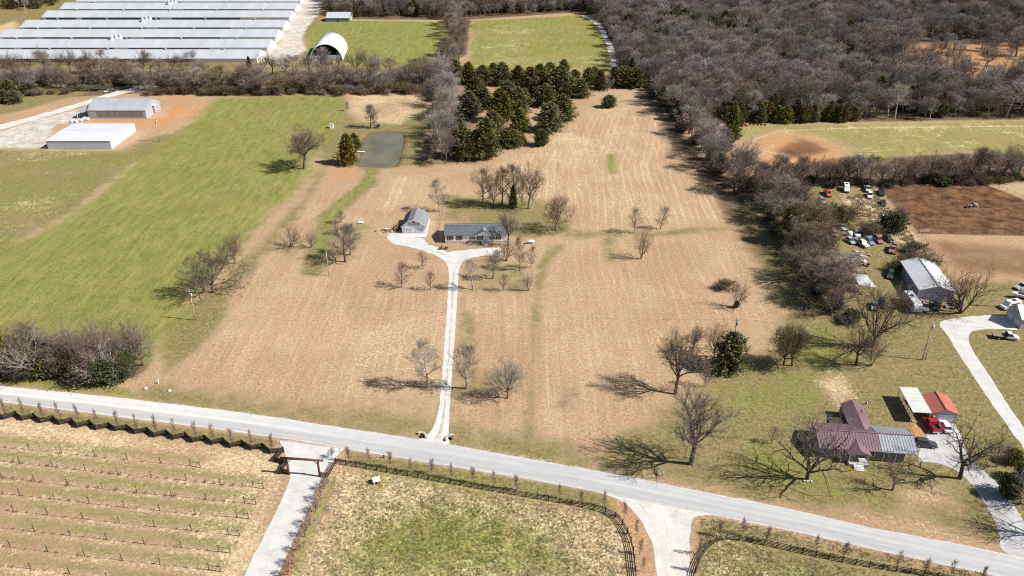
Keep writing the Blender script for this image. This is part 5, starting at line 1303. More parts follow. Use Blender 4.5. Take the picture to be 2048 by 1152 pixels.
# back wing
wx = -a + 10.2; wy0, wy1 = b2 - 3.0, b2 + 7.6; wb = 2.35
MB().prism([(wx - wb + .2, 0), (wx + wb - .2, 0), (wx + wb - .2, 2.5), (wx, 3.5), (wx - wb + .2, 2.5)], b2 - .38, wy1 - .2, 'y').build("wing_wall", M_DKWALL, t)
for sg in (-1, 1):
    q = [(wx, wy0, 3.72), (wx, wy1, 3.72), (wx + sg * wb, wy1, 2.55), (wx + sg * wb, b2 - .6, 2.55)]
    r_ = MB().slab(q if sg < 0 else q[::-1], .09).build("wing_roof", M_MAROON, t)
    rb = MB()
    for k in range(15): y = b2 + .1 + (wy1 - b2 - .2) * k / 14; rb.bar((wx, y, 3.75), (wx + sg * wb, y, 2.58), .07, .06)
    rb.build("rib", MATS["maroon_rib"], r_)["kind"] = "stuff"
MB().box((wx + .8, b2 + 3.2, 3.95), (.12, .12, .9)).build("flue_pipe", M_BLACK, t)
MB().box((wx - 4.2, b2 + 2.0, .95), (3.2, 2.6, 1.9)).build("lean_to", mat("dark_board_wall", (.05,.042,.038), .85, var=.3), t)
MB().box((wx + wb + 2.9, b2 + .9, .06), (5.2, 3.2, .12)).build("patio", mat("grey_patio", (.36,.36,.37), .9, var=.35, scale=1.2), t)
for k in range(3): MB().bar((wx + wb + .5, b2 + 2.2 - .9 * k, .9), (wx + wb + 1.0, b2 + 3.0 - .9 * k, .9), .1, .9).build("patio_screen", M_BLACK, t)
# carport and red garage
o_ = P(1826.7, 824, 3.0); o_.z = 0
t = thing("carport", "open carport with flat pale metal roof left of the red garage", "carport", o_ + ux * 1.9 + uy * 4.7, rot)
MB().slab([(-1.95,-4.7,2.95),(1.95,-4.7,3.05),(1.95,4.7,3.05),(-1.95,4.7,2.95)], .1).build("roof", mat("pale_tin_roof", (.56,.57,.53), .5, var=.12, scale=.4, stretch=(1,3,1)), t)
for sx in (-1.8, 1.8):
    for k in range(4): MB().box((sx, -4.5 + 3.0 * k, 1.42), (.12, .12, 2.85)).build("post", M_TRIM, t)
MB().box((1.2, 3.0, .6), (1.0, 2.0, 1.2)).build("storage_box", M_DKWALL, t)
t = thing("garage", "small garage with bright red metal roof beside the carport", "garage", Vector((94.2, 141.5, 0)), rot + math.pi / 2)
gable(t, 6.2, 5.4, 2.4, 3.5, M_GREYW, M_REDM, .25, .09, ribs=.5, rib_mat=mat("red_rib", (.58,.21,.155), .4, var=.1))
d = panel(t, "garage_door", -3.102, -.2, 1.05, 3.3, 2.05, '-x', M_DOOR)
for k in range(3): MB().box((-3.175, -.2, .55 + .5 * k), (.02, 3.3, .03)).build("panel_joint", M_GREYW, d)
MB().box((-3.5, 2.3, .9), (.5, .5, 1.8)).build("orange_ladder_rack", mat("orange_plastic", (.6,.25,.04), .5, var=.1), t)

# little hut in the paddock
p = P(752.5, 968); t = thing("animal_hut", "tiny white roofed red sided hut in the middle paddock", "hut", (p.x, p.y + .5, 0), .25)
gable(t, 1.3, 1.25, .75, 1.15, mat("red_hut_panel", (.5,.10,.06), .6, var=.1), M_TRIM, .1, .05); panel(t, "door_opening", -.2, -.627, .38, .55, .7, '-y', M_DARKO, .02)
for sx in (-.6,): panel(t, "front_panel", -.45, -.627, .4, .22, .75, '-y', M_TRIM, .03)
# dock on the pond
p = P(722, 304); t = thing("dock", "small pale dock on the left side of the pond", "dock", (p.x, p.y, 0), .1)
for k in range(6): MB().box((-1.3 + .52 * k, 0, .12), (.48, 1.1, .06)).build("plank", M_TRIM, t)
for sx in (-1.2, 1.2): MB().box((sx, 0, -.32), (.12, 1.0, .8)).build("post", M_POST, t)
# ------------------------------------------------------------------ fences
def shared_bar(name, m, w, h):
    """unit beam along +x from 0 to 1, re-used with a scale along its length"""
    return MB().bar((0,0,0), (1,0,0), w, h).mesh(name, m)
def put_bar(name, me, a, b, parent):
    a = Vector(a); b = Vector(b); d = b - a; o = bpy.data.objects.new(name, me); COL.objects.link(o); o.parent = parent
    o.location = a; o.rotation_euler = d.to_track_quat('X', 'Z').to_euler(); o.scale = (d.length, 1, 1); return o
def put(name, me, loc, parent, rz=0, scale=None):
    o = bpy.data.objects.new(name, me); COL.objects.link(o); o.parent = parent; o.location = loc; o.rotation_euler = (0, 0, rz)
    if scale: o.scale = scale
    return o
ME_RAIL = shared_bar("split_rail", M_WOODD, .13, .12); ME_BOARD = shared_bar("fence_board", M_WOODB, .035, .15)
ME_POST = MB().box((0,0,.72), (.15,.15,1.5)).mesh("fence_post", M_WOODB); ME_STAKE = MB().tube([(0,0,-.1),(0,0,1.35)], [.07,.06], 5).mesh("stake", M_WOODD)
zig = [c7(*q) for q in ((-90,770),(-15,790),(20,803),(92,782),(128,808),(198,795),(235,822),(308,808),(342,832),(415,820),(445,850),(520,832),(553,862),(630,848),(665,868),(735,860),(775,885),(850,875),(888,905),(960,890),(998,918),(1070,905),(1108,935),(1180,920),(1220,948),(1285,935),(1325,965),(1395,950),(1445,978))] + [c8(*q) for q in ((1495,215),(1535,247),(1610,240),(1565,292),(1625,312),(1600,362),(1640,366))]
zw = [P(*q) for q in zig]
t = thing("zigzag_fence", "dark split rail zigzag fence between vineyard and road", "fence", zw[len(zw)//2])
c0 = zw[len(zw)//2]
for i, (a, b) in enumerate(zip(zw[:-1], zw[1:])):
    d = (b - a).normalized() * .3
    for k in range(5):
        z = .12 + .26 * k + (.06 if i % 2 else 0)
        put_bar("rail", ME_RAIL, a - c0 - d + Vector((0,0,z)), b - c0 + d + Vector((0,0,z)), t)
for p in zw: put("stake", ME_STAKE, p - c0, t)
def board_fence(pts, label, spacing=2.15, boards=4):
    w, L = resample(smooth_line(W2(pts), 2), 200); n = int(L / spacing); w, _ = resample(w, n + 1)
    c = Vector((w[0][0], w[0][1], 0)); t = thing("board_fence", label, "fence", c)
    q = [Vector((x, y, 0)) - c for x, y in w]
    for k, p in enumerate(q):
        d = (q[min(k+1, n)] - q[max(k-1, 0)]); put("post", ME_POST, p, t, math.atan2(d.y, d.x))
    for a, b in zip(q[:-1], q[1:]):
        s = (b - a).normalized().cross(UP) * .093
        for k in range(boards): put_bar("board", ME_BOARD, a + s + Vector((0,0,.28 + .33 * k)), b + s + Vector((0,0,.28 + .33 * k)), t)
board_fence([(672,927),(731,937),(833,955),(957,977),(1087,1000),(1151,1011),(1198,1021),(1217,1026.5),(1235,1037),(1251,1058),(1260,1079),(1267,1103),(1269,1130),(1272,1152),(1274,1185)], "black four board fence curving round the middle paddock")
board_fence([(655,956),(662,944),(671,927.5)], "short black board fence running from the log gate to the corner")
board_fence([(1384,1185),(1388,1152),(1396,1127),(1409,1103),(1427,1085),(1446,1078),(1470,1079),(1517,1087),(1567,1098),(1619,1109.5),(1697,1126.5),(1776,1141),(1855,1152),(1960,1175)], "black board fence curving round the right paddock")
# log gate
a = P(577.8, 948.5); b = P(639.8, 952.7)
t = thing("log_gate", "red brown log gateway of two posts and a crossbeam over the white drive", "gate", (a + b) / 2)
ga, gb = a - (a + b) / 2, b - (a + b) / 2; hg = 3.9; dv = (gb - ga).normalized()
for p in (ga, gb): MB().tube([p + Vector((0,0,-.1)), p + Vector((0,0,2)), p + Vector((0,0,hg))], [.24,.22,.2], 10).build("post", M_LOG, t, True)
MB().tube([ga - dv * 1.2 + Vector((0,0,hg + .22)), (ga + gb) / 2 + Vector((0,0,hg + .26)), gb + dv * 1.1 + Vector((0,0,hg + .22))], [.27,.25,.23], 10).build("crossbeam", M_LOG, t, True)
for p, s in ((ga, 1), (gb, -1)): MB().tube([p + Vector((0,0,hg - .9)), p + dv * s * .9 + Vector((0,0,hg))], [.07,.07], 6).build("brace", M_LOG, t)
p1 = P(655, 957) - (a + b) / 2
for k in range(4): MB().bar(gb + Vector((0,0,.3 + .3 * k)), p1 + Vector((0,0,.3 + .3 * k)), .12, .12).build("wing_rail", M_LOG, t)

# ------------------------------------------------------------------ vineyard rows
R8 = [[(-20,210),(168,228),(352,247),(540,265),(725,285),(913,303),(1083,318),(1140,327)],
      [(-75,282),(113,303),(300,325),(487,346),(672,367),(863,384),(1060,402),(1255,424),(1440,440),(1500,448)],
      [(-180,362),(10,385),(197,407),(385,428),(582,448),(780,470),(975,490),(1175,510),(1392,530),(1457,538)],
      [(-85,465),(115,487),(312,508),(510,532),(708,555),(910,573),(1113,597),(1348,612),(1415,620)],
      [(-120,555),(78,577),(272,598),(473,620),(680,643),(880,665),(1090,688),(1300,710),(1365,717)],
      [(-205,650),(0,672),(197,693),(400,715),(608,738),(820,763),(1033,783),(1247,808),(1313,815)],
      [(-155,757),(60,782),(273,807),(483,832),(695,857),(912,880),(1190,912),(1258,920)],
      [(-45,880),(175,905),(398,935),(610,962),(830,990),(1130,1022),(1200,1030)]]
ME_VP = MB().box((0,0,.85), (.10,.10,1.8)).mesh("vine_post", M_POSTD); ME_VE = MB().box((0,0,.9), (.16,.16,1.9)).mesh("end_post", M_POST)
M_VINE = mat("vine_canes", (.22,.15,.10), .9, var=.3, scale=3)
vine_me = []
for k in range(4):
    T, (tv, tf), H0, W0 = bare(400 + k, 'multi', 1.1, 1.4, limbs=4, sub=(4, 2), twig=2, ang=.8, twl=.3, tww=.016, trunk_r=.014)
    n0 = len(T.v); T.v += tv; T.f += [tuple(i + n0 for i in q) for q in tf]; vine_me.append(T.mesh("vine", M_VINE))
ME_WIRE = shared_bar("wire", mat("trellis_wire", (.30,.25,.20), .5, .2), .022, .022)
for i, rr_ in enumerate(R8):
    w = [P(*c8(*q)) for q in rr_]; c = w[-1]; t = thing("vineyard_row", f"vineyard trellis row with thin posts, {ORD[i]} from the road", "vine row", c, 0, "vineyard trellis rows")
    for k, p in enumerate(w): put("end_post" if k >= len(w) - 2 else "post", ME_VE if k >= len(w) - 1 else ME_VP, p - c, t)
    for z in (.75, 1.35): 
        for a, b in zip(w[:-1], w[1:]): put_bar("wire", ME_WIRE, a - c + Vector((0,0,z)), b - c + Vector((0,0,z)), t)
    MB().bar(w[-2] - c + Vector((0,0,1.2)), w[-1] - c + Vector((0,0,1.2)), .09, .09).build("end_brace", M_POST, t)
    a, b = w[0], w[-2]; n = int((b - a).length / 1.9)
    wl_, _ = resample(np.array([[p.x, p.y] for p in w[:-1]]), n)
    for k in range(n):
        if R.random() < .22: continue
        s = R.uniform(.4, .95) * (.8 if i in (1, 2) else .5)
        put("vine", R.choice(vine_me), (wl_[k][0] - c.x, wl_[k][1] - c.y, 0), t, R.uniform(0, 6.28), (s, s, s))
    # bare strip of soil under the row
    seg = [(p.x, p.y) for p in w]

# ------------------------------------------------------------------ utility poles and wires
TOPS = {}
def pole(key, bx, by, tx, ty, label, arm=1.6, transformer=False, r=.15, m=None):
    p = P(bx, by); Hh = hpx(bx, by, ty); t = thing("utility_pole", label, "utility pole", p)
    MB().tube([(0,0,-.2),(0,0,Hh*.5),(0,0,Hh)], [r,r*.85,r*.65], 8).build("pole", m or M_POLE, t, True)
    if arm: MB().box((0,-.14,Hh - .5), (arm, .09, .11)).build("crossarm", M_POLE, t)
    for sx in ((-.7, 0, .7) if arm else (0,)): MB().lathe((sx * (arm or 0) / 1.6, -.14 if arm else 0, Hh - (.44 if arm else 0)), [(.05,0),(.07,.08),(.03,.2)], 6).build("insulator", M_STEEL, t)
    if transformer: MB().lathe((.32,-.05,Hh - 2.0), [(.22,0),(.24,.05),(.24,.8),(.16,.92)], 10).build("transformer", M_STEEL, t, True)
    TOPS[key] = p + Vector((0,0,Hh - .3)); return t
pole("a", 391.5, 640.5, 379, 579, "pale utility pole with transformer at the edge of the green pasture", transformer=True)
pole("b", 658, 551.5, 651, 503, "slim utility pole in the tan field left of the driveway", arm=0, r=.12)
pole("c", 319.6, 283, 309, 236, "utility pole with transformer beside the white barn", transformer=True)
pole("d", 391, 237, 386, 215, "short wooden pole at the edge of the orange soil", arm=0, r=.12)
pole("e", 55.5, 36.5, 46, 8, "utility pole at the far upper left beside the poultry houses")
pole("f", 138.5, 100, 133, 79, "utility pole between the first two poultry houses", arm=1.2)
pole("g", 289.5, 21.5, 287, 7, "small utility pole among the far poultry houses", arm=1.0)
pole("h", 1464, 703, 1470, 636, "utility pole with transformer just behind the big cedar", transformer=True, m=M_POST)
pole("i", 1844.5, 719.5, 1867, 643, "tall utility pole with transformer beside the gravel lane", transformer=True)
pole("j", 1850, 720, 1863, 677, "short stub pole leaning against the tall utility pole", arm=0, r=.13)
pole("k", 883, 492, 881, 456, "thin dark pole at the left corner of the white house", arm=0, r=.06, m=M_POST)
TOPS["z"] = P(-330, 585) + Vector((0,0,9.3)); TOPS["y"] = P(2330, 735) + Vector((0,0,9.3)); TOPS["x"] = P(1738, 855) + Vector((0,0,3.6))
def wire(a, b, label, sag=1.6, r=.016):
    a, b = TOPS[a], TOPS[b]; n = 18; pts = [a.lerp(b, i / n) - Vector((0,0,sag * 4 * (i/n) * (1 - i/n))) for i in range(n + 1)]
    o = MB().tube([p - a for p in pts], [r] * (n + 1), 3, False).build("power_line", M_POSTD); o.location = a; tag(o, label, "power line")
wire("z", "a", "thin power line from the left edge to the pasture pole", 1.2); wire("a", "h", "thin power line spanning the tan fields and driveway", 2.6)
wire("h", "i", "thin power line from the cedar to the tall lane pole", 1.2); wire("i", "y", "thin power line from the tall lane pole to the right edge", 1.2)
wire("a", "b", "thin service line from the pasture pole to the slim field pole", .8, .012)

# wire fence of the pens and of the backyard
ME_TP = MB().box((0,0,.65), (.09,.09,1.35)).mesh("fence_stake", M_POST); ME_FW = shared_bar("fence_wire", M_POST, .03, .03)
def wire_fence(pts, label, sp=3.2, n_w=3):
    w, L = resample(W2(pts), 100); n = max(2, int(L / sp)); w, _ = resample(w, n + 1); c = Vector((w[0][0], w[0][1], 0)); q = [Vector((x, y, 0)) - c for x, y in w]
    t = thing("wire_fence", label, "fence", c)
    for p in q: put("post", ME_TP, p, t)
    for a, b in zip(q[:-1], q[1:]):
        for k in range(n_w): put_bar("wire", ME_FW, a + Vector((0,0,.4 + .4 * k)), b + Vector((0,0,.4 + .4 * k)), t)
wire_fence([(1838,467),(1900,468.5),(2048,471),(2140,474)], "wire fence dividing the two muddy pens")
wire_fence([(1762,375),(1800,420),(1838,467),(1870,510)], "wire fence along the left side of the muddy pens")
wire_fence([(1018,470),(1060,468),(1126,466.5),(1124,452)], "low wire fence of the backyard right of the white house", 2.4)
wire_fence([(876,470),(882,440),(888,412),(960,414),(1058,420)], "low wire fence round the backyard behind the house", 3.0)
wire_fence([(1962,367),(2005,380),(2060,402)], "fence at the upper right side of the muddy pen")
def gate_panel(x, y, L, rz, label):
    p = P(x, y); t = thing("farm_gate", label, "gate", p, rz)
    for k in range(4): MB().bar((0,0,.3 + .3 * k), (L,0,.3 + .3 * k), .05, .05).build("rail", M_TRIM, t)
    for xx in (0, L): MB().box((xx,0,.7), (.08,.08,1.4)).build("post", M_TRIM, t)
gate_panel(1838, 465, 3.6, 0, "white pipe gate between the two muddy pens")

# ------------------------------------------------------------------ vehicles
def loft(stations):
    """stations: (x, z0, z1, half width bottom, half width top) -> closed hull"""
    m = MB()
    for x, z0, z1, w0, w1 in stations: m.v += [(x,-w0,z0),(x,w0,z0),(x,w1,z1),(x,-w1,z1)]
    n = len(stations)
    for i in range(n - 1):
        q = i * 4
        for j in range(4): m.f.append((q + j, q + (j+1) % 4, q + 4 + (j+1) % 4, q + 4 + j))
    m.f.append((3,2,1,0)); q = (n-1)*4; m.f.append((q,q+1,q+2,q+3)); 
    return m
PAINT = {}
def paint_m(name, col):
    return mat("paint_" + name, col, .3, var=.05, scale=.5, spec=.6)
def wheels(t, xs, w, r=.34):
    for x in xs:
        for s in (-1, 1):
            y = s * (w - .12)
            wh = MB().tube([(x,y - .11,r),(x,y + .11,r)], [r,r], 14).build("wheel", M_TYRE, t)
            MB().tube([(x,y + s * .10,r),(x,y + s * .125,r)], [r*.62,r*.6], 10).build("rim", M_RIM, wh)
def car(x, y, nx, ny, kind, paint, label, group=None):
    """(x,y) picture point under the middle, (nx,ny) picture point under the nose"""
    p = P(x, y); q = P(nx, ny); hd = math.atan2((q - p).y, (q - p).x)
    t = thing({"pickup":"pickup_truck","flatbed":"flatbed_truck","van":"van"}.get(kind, "car"), label, {"pickup":"pickup truck","flatbed":"truck","van":"van"}.get(kind, "car"), p, hd, group)
    if kind in ("sedan", "suv"):
        h = 1.45 if kind == "sedan" else 1.75; b = .92 if kind == "sedan" else 1.05; L = 2.35; w = .9
        st = [(-L,.45,b*.86,.74,.72),(-L+.12,.32,b*.98,.86,.8),(-1.2,.26,b,.9,.84),(.9,.26,b*.97,.9,.83),(L-.35,.3,b*.80,.86,.74),(L-.05,.38,b*.72,.76,.66),(L,.45,b*.62,.68,.6)]
        loft(st).build("body", paint, t)
        back = -1.75 if kind == "sedan" else -2.2
        cs = [(back,b*.96,b*1.0,.78,.74),(back+.55,b*.96,h-.04,.79,.60),(.15,b*.96,h-.04,.79,.60),(.98,b*.93,b*.97,.78,.74)]
        c_ = loft(cs).build("windows", M_GLASS, t)
        loft([(back+.42,h-.08,h-.015,.63,.60),(back+.6,h-.06,h+.02,.62,.57),(.05,h-.06,h+.02,.62,.57),(.28,h-.08,h-.015,.63,.60)]).build("roof", paint, t)
        for s in (-1, 1):
            MB().bar((-.55, s*.795, b*.95), (-.55, s*.61, h-.03), .08, .06).build("pillar", paint, c_)
    elif kind == "pickup":
        h = 1.8; b = 1.05; L = 2.8; w = .98
        loft([(-L,.55,b,.92,.92),(-.62,.42,b,.94,.92),(1.1,.42,b*1.02,.95,.9),(L-.3,.42,b*.98,.92,.84),(L,.5,b*.8,.84,.78)]).build("body", paint, t)
        loft([(-.75,b*.98,b*1.02,.85,.83),(-.62,b*.98,h-.05,.85,.70),(.62,b*.98,h-.05,.85,.70),(1.28,b*.98,b*1.03,.84,.82)]).build("windows", M_GLASS, t)
        loft([(-.66,h-.1,h-.02,.72,.70),(-.5,h-.08,h+.02,.71,.67),(.5,h-.08,h+.02,.71,.67),(.7,h-.1,h-.02,.72,.70)]).build("roof", paint, t)
        bd = MB().box((-1.78,0,b+.012), (1.9,1.5,.02)).build("bed_floor", M_BLACK, t)
        for s in (-1, 1): MB().box((-1.75, s*.85, b+.2), (2.1,.12,.42)).build("bed_side", paint, t)
        MB().box((-2.76,0,b+.2), (.08,1.6,.42)).build("tailgate", paint, t); MB().box((-.78,0,b+.2), (.08,1.6,.42)).build("bed_front", paint, t)
        MB().box((-2.86,0,.6), (.12,1.8,.18)).build("bumper", M_RIM, t)
    elif kind == "flatbed":
        h = 1.9; b = 1.1; L = 3.1; w = 1.0
        loft([(.2,.5,b,.9,.9),(1.6,.5,b*1.02,.92,.86),(L-.3,.5,b*.95,.9,.8),(L,.55,b*.8,.82,.74)]).build("body", paint, t)
        loft([(.25,b*.98,b*1.02,.85,.83),(.35,b*.98,h-.05,.85,.7),(1.2,b*.98,h-.05,.85,.7),(1.85,b*.98,b*1.03,.84,.82)]).build("windows", M_GLASS, t)
        loft([(.33,h-.08,h-.01,.72,.69),(.5,h-.06,h+.02,.71,.66),(1.1,h-.06,h+.02,.71,.66),(1.28,h-.08,h-.01,.72,.69)]).build("roof", paint, t)
        MB().box((-1.45,0,.98), (3.2,2.1,.12)).build("flat_bed", mat("worn_steel_bed", (.30,.21,.17), .8, var=.3, scale=1.5), t)
        MB().box((.1,0,1.45), (.1,2.0,.9)).build("headache_rack", M_BLACK, t); MB().box((-1.4,0,.7), (3.2,.8,.3)).build("chassis", M_BLACK, t)
    else:
        h = 2.3; L = 2.8; w = 1.0; b = 1.1
        loft([(-L,.45,h*.92,.9,.85),(-L+.2,.4,h,.98,.86),(1.2,.4,h,.98,.86),(1.9,.4,b*1.2,.98,.9),(L-.1,.45,b*.95,.92,.82),(L,.5,b*.8,.84,.76)]).build("body", paint, t)
        loft([(1.19,b*1.2,h-.25,.9,.82),(1.83,b*1.17,b*1.25,.93,.88)]).build("windscreen", M_GLASS, t)
        for s in (-1, 1): MB().box((-.6, s*.955, h*.68), (2.6,.06,.5)).build("side_window", M_GLASS, t)
        MB().box((-.8,0,h+.1), (.9,.8,.2)).build("roof_vent", M_BLACK, t)
    xl = {"sedan":2.3,"suv":2.3,"pickup":2.74,"flatbed":3.04,"van":2.72}[kind]
    for s in (-1, 1):
        MB().box((xl - .02, s*.58, .68), (.14,.32,.16)).build("headlight", M_LAMP, t)
        if kind != "flatbed": MB().box((-xl - .01, s*.66, .8), (.1,.22,.2)).build("tail_light", M_TAIL, t)
    wheels(t, {"sedan":(-1.4,1.4),"suv":(-1.4,1.42),"pickup":(-1.75,1.85),"flatbed":(-1.7,2.1),"van":(-1.8,1.85)}[kind], w, .33 if kind == "sedan" else .38)
    return t
pW = paint_m("white", (.75,.75,.75)); pR = paint_m("red", (.40,.012,.025)); pG = paint_m("charcoal", (.05,.055,.065)); pS = paint_m("silver_blue", (.33,.38,.43)); pO = paint_m("orange", (.55,.11,.03)); pD = paint_m("navy", (.03,.037,.055)); pB = paint_m("steel_blue", (.16,.27,.38)); pF = paint_m("faded_red", (.34,.13,.14)); pC = paint_m("cream", (.55,.53,.47))
car(1860, 852.5, 1849, 838, "pickup", pR, "glossy red pickup truck with open bed beside the red garage")
car(1889, 856, 1882, 844, "sedan", pW, "white car parked before the red roofed garage")
car(1849, 891.5, 1866, 893.5, "suv", pG, "dark grey car nosing out beside the maroon roofed house")
car(2009, 677, 2028, 679, "flatbed", pW, "white flatbed truck on the grass below the right hand lane")
car(2019, 616, 2008, 618, "van", pW, "white van behind the garage at the right edge")
car(2043, 577, 2031, 580, "suv", pS, "silver car on the grass at the right edge")
car(1604, 389, 1607, 397, "pickup", pC, "pale old truck half hidden under the hedgerow trees")
car(1655, 390, 1660, 397, "pickup", pO, "orange old pickup truck at the top of the junk yard")
car(1644, 404, 1649, 409, "sedan", pS, "blue grey old car below the orange pickup")
car(1692, 381, 1694, 390, "van", pW, "white motorhome van at the top of the junk yard")
car(1734, 380, 1737, 389, "flatbed", pC, "rusty old flatbed truck behind the white hatchback")
car(1739, 394, 1740, 403, "suv", pW, "white hatchback in the tall grass of the junk yard")
car(1766, 409, 1768, 417, "sedan", pD, "dark blue car nearest the fence of the muddy pen")
car(1598, 431, 1603, 434, "sedan", pW, "white car buried in brush at the left of the junk yard")
car(1685, 457, 1691, 464, "sedan", pW, "white car with raised hood in the second line of old cars")
car(1713.5, 470, 1717, 477, "sedan", pW, "white car right of the round white tank")
car(1742, 474, 1744, 481, "sedan", pS, "silver car behind the steel blue wagon")
car(1738, 486, 1745, 492, "suv", pB, "steel blue wagon in the middle of the junk yard")
car(1723, 490, 1731, 495, "pickup", pC, "cream old pickup left of the steel blue wagon")
car(1776, 481, 1783, 486, "sedan", pD, "dark stripped car near the brown brush")
car(1784, 502, 1781, 510, "pickup", pF, "faded red pickup before the olive brush")
car(1780, 553, 1778, 562, "suv", pG, "dark car in the shade of the blue metal barn")
car(1748, 615, 1748, 622, "sedan", pS, "silver car seen through the massive bare tree")
car(1763, 610, 1763, 618, "suv", pG, "black car beside the silver one under the massive bare tree")
car(1874, 615, 1872, 624, "suv", pG, "black off roader parked before the blue metal barn")
car(1848, 615, 1849, 624, "flatbed", pC, "loaded old work truck between camper and black off roader")
car(227, 183, 233, 182, "suv", pD, "dark car parked on the farm track at upper left")
car(218, 184, 214, 184.5, "sedan", pC, "pale small car beside the dark one on the farm track")
car(1668, 470, 1673, 476, "sedan", pC, "cream sedan left of the white car with raised hood")
car(1700, 484, 1707, 490, "sedan", pS, "grey sedan below the round white tank")
car(1756, 483, 1762, 489, "suv", pF, "faded red wagon right of the steel blue wagon")
car(1762, 388, 1764, 396, "pickup", pD, "dark pickup right of the white hatchback by the treeline")
# camper trailer
a = P(1812, 601); b = P(1832, 627); p = (a + b) / 2; hd = math.atan2((b - a).y, (b - a).x)
t = thing("camper_trailer", "long white camper trailer with stained roof beside the blue barn", "camper", p, hd)
loft([(-4.1,.6,2.7,1.1,1.05),(-3.8,.5,3.0,1.15,1.1),(3.3,.5,3.0,1.15,1.1),(4.0,.7,2.4,1.12,1.05),(4.15,.9,1.9,1.1,1.0)]).build("body", mat("stained_white_shell", (.66,.66,.65), .5, var=.22, scale=1.0), t)
for s in (-1, 1):
    for k in (-2.2, .4, 2.2): MB().box((k, s*1.15, 1.9), (1.1,.05,.6)).build("side_window", M_GLASS, t)
MB().box((3.92,0,2.0), (.1,1.4,.5)).build("front_window", M_GLASS, t); MB().box((-1,0,3.08), (.8,.8,.2)).build("roof_vent", M_BLACK, t)
wheels(t, (-.4, .5), 1.12, .36); MB().bar((4.1,0,.5), (5.3,0,.45), .12, .1).build("tow_bar", M_BLACK, t)
# small machines and oddments
def tractor(x, y, label, m, rz=0):
    p = P(x, y); t = thing("tractor", label, "tractor", p, rz)
    loft([(-.9,.7,1.3,.35,.35),(.3,.7,1.35,.35,.33),(1.6,.75,1.2,.33,.3)]).build("body", m, t); MB().box((-.6,0,1.55), (.7,.7,.12)).build("seat", M_BLACK, t)
    for s in (-1, 1):
        MB().bar((-1.0, s*.5, 1.3), (-1.0, s*.5, 2.2), .07, .07).build("roll_bar", M_BLACK, t); MB().box((-.8, s*.62, 1.35), (1.2,.4,.08)).build("fender", m, t)
        wh = MB().tube([(-.8,s*.65-.18,.7),(-.8,s*.65+.18,.7)], [.7,.7], 14).build("rear_wheel", M_TYRE, t); MB().tube([(-.8,s*.65+s*.17,.7),(-.8,s*.65+s*.2,.7)], [.4,.4], 10).build("rim", M_RIM, wh)
        MB().tube([(1.3,s*.6-.1,.4),(1.3,s*.6+.1,.4)], [.4,.4], 12).build("front_wheel", M_TYRE, t)
tractor(1487, 253, "small red tractor at the left end of the right green field", pR, .3)
tractor(1912, 612, "small dark tractor beside the barn under the fan shaped tree", pG, 2.0)
p = P(1515, 251); t = thing("hay_rake", "rusty farm implement on the grass right of the red tractor", "farm implement", p, -.1)
MB().bar((-4,0,.7),(4,0,.7),.15,.15).build("frame", M_RUST, t)
for k in range(5): MB().tube([(-3.5+1.7*k,-.05,.5),(-3.5+1.7*k,.05,.5)], [.55,.55], 10).build("wheel", M_RUST, t)
p = P(2042, 596); t = thing("boat", "blue and white boat on a trailer at the right edge", "boat", p, math.pi * .93)
loft([(-2.6,.6,1.35,.7,1.0),(0,.55,1.35,.75,1.05),(1.6,.65,1.45,.5,.85),(2.8,1.1,1.55,.08,.15)]).build("hull", M_FAB, t); MB().box((-.8,0,1.42), (2.4,1.5,.12)).build("cockpit", pD, t); MB().box((.6,0,1.7), (.1,1.4,.5)).build("windscreen", M_GLASS, t); wheels(t, (-.6,), .95, .3)
p = P(1777, 431); t = thing("boat", "overturned pale aluminium boat near the muddy pen", "boat", p, .1)
loft([(-2.4,.1,.55,.75,.4),(0,.1,.65,.8,.45),(1.6,.1,.6,.6,.3),(2.5,.1,.4,.15,.08)]).build("hull", M_STEEL, t); MB().bar((-2.3,0,.62),(2.3,0,.55),.08,.1).build("keel", M_STEEL, t)
p = P(1698, 471); t = thing("round_tank", "round white tank between two white junk cars", "tank", p)
MB().lathe((0,0,0), [(.9,0),(1.0,.1),(1.0,1.2),(.7,1.5),(.25,1.6)], 16).build("shell", M_FAB, t, True); MB().lathe((0,0,1.58), [(.22,0),(.22,.12)], 10).build("lid", M_BLACK, t)
def heap(x, y, n, rx, ry, label, mats, name="scrap_heap", cat="scrap heap", smin=.3, smax=1.1, seed=0):
    rg = random.Random(seed); p = P(x, y); t = thing(name, label, cat, p)
    for i in range(n):
        s = rg.uniform(smin, smax); M_ = Matrix.Translation((rg.gauss(0, rx), rg.gauss(0, ry), s * .25 + .05)) @ Matrix.Rotation(rg.uniform(0, 6.28), 4, 'Z') @ Matrix.Rotation(rg.uniform(-.4, .4), 4, 'X')
        MB().box((0,0,0), (s, s * rg.uniform(.3, 1), s * rg.uniform(.1, .6)), 0, M_).build("scrap_piece", rg.choice(mats), t)
SC = [M_FAB, M_STEEL, M_RUST, M_BLACK, M_TRIM, pB]
heap(1722, 508, 16, 1.0, 2.0, "upper part of the white scrap row in the junk yard", SC[:2] + [M_TRIM, M_RUST], seed=1)
heap(1726, 530, 16, 1.0, 2.0, "lower part of the white scrap row in the junk yard", SC, seed=2)
heap(1710, 523, 14, 1.6, 1.4, "scattered pale parts between trees and scrap row", SC, seed=21)
heap(1716, 545, 10, 1.2, .8, "loose scrap just above the sheet metal shed", SC, seed=22)
heap(1692, 516, 12, 2.2, 1.0, "pale scrap under the trees left of the scrap row", SC, seed=3)
heap(1694, 573, 12, 1.0, 1.6, "pale lumber heap left of the sheet metal shed", [M_TRIM, M_DECK, M_FAB], seed=4)
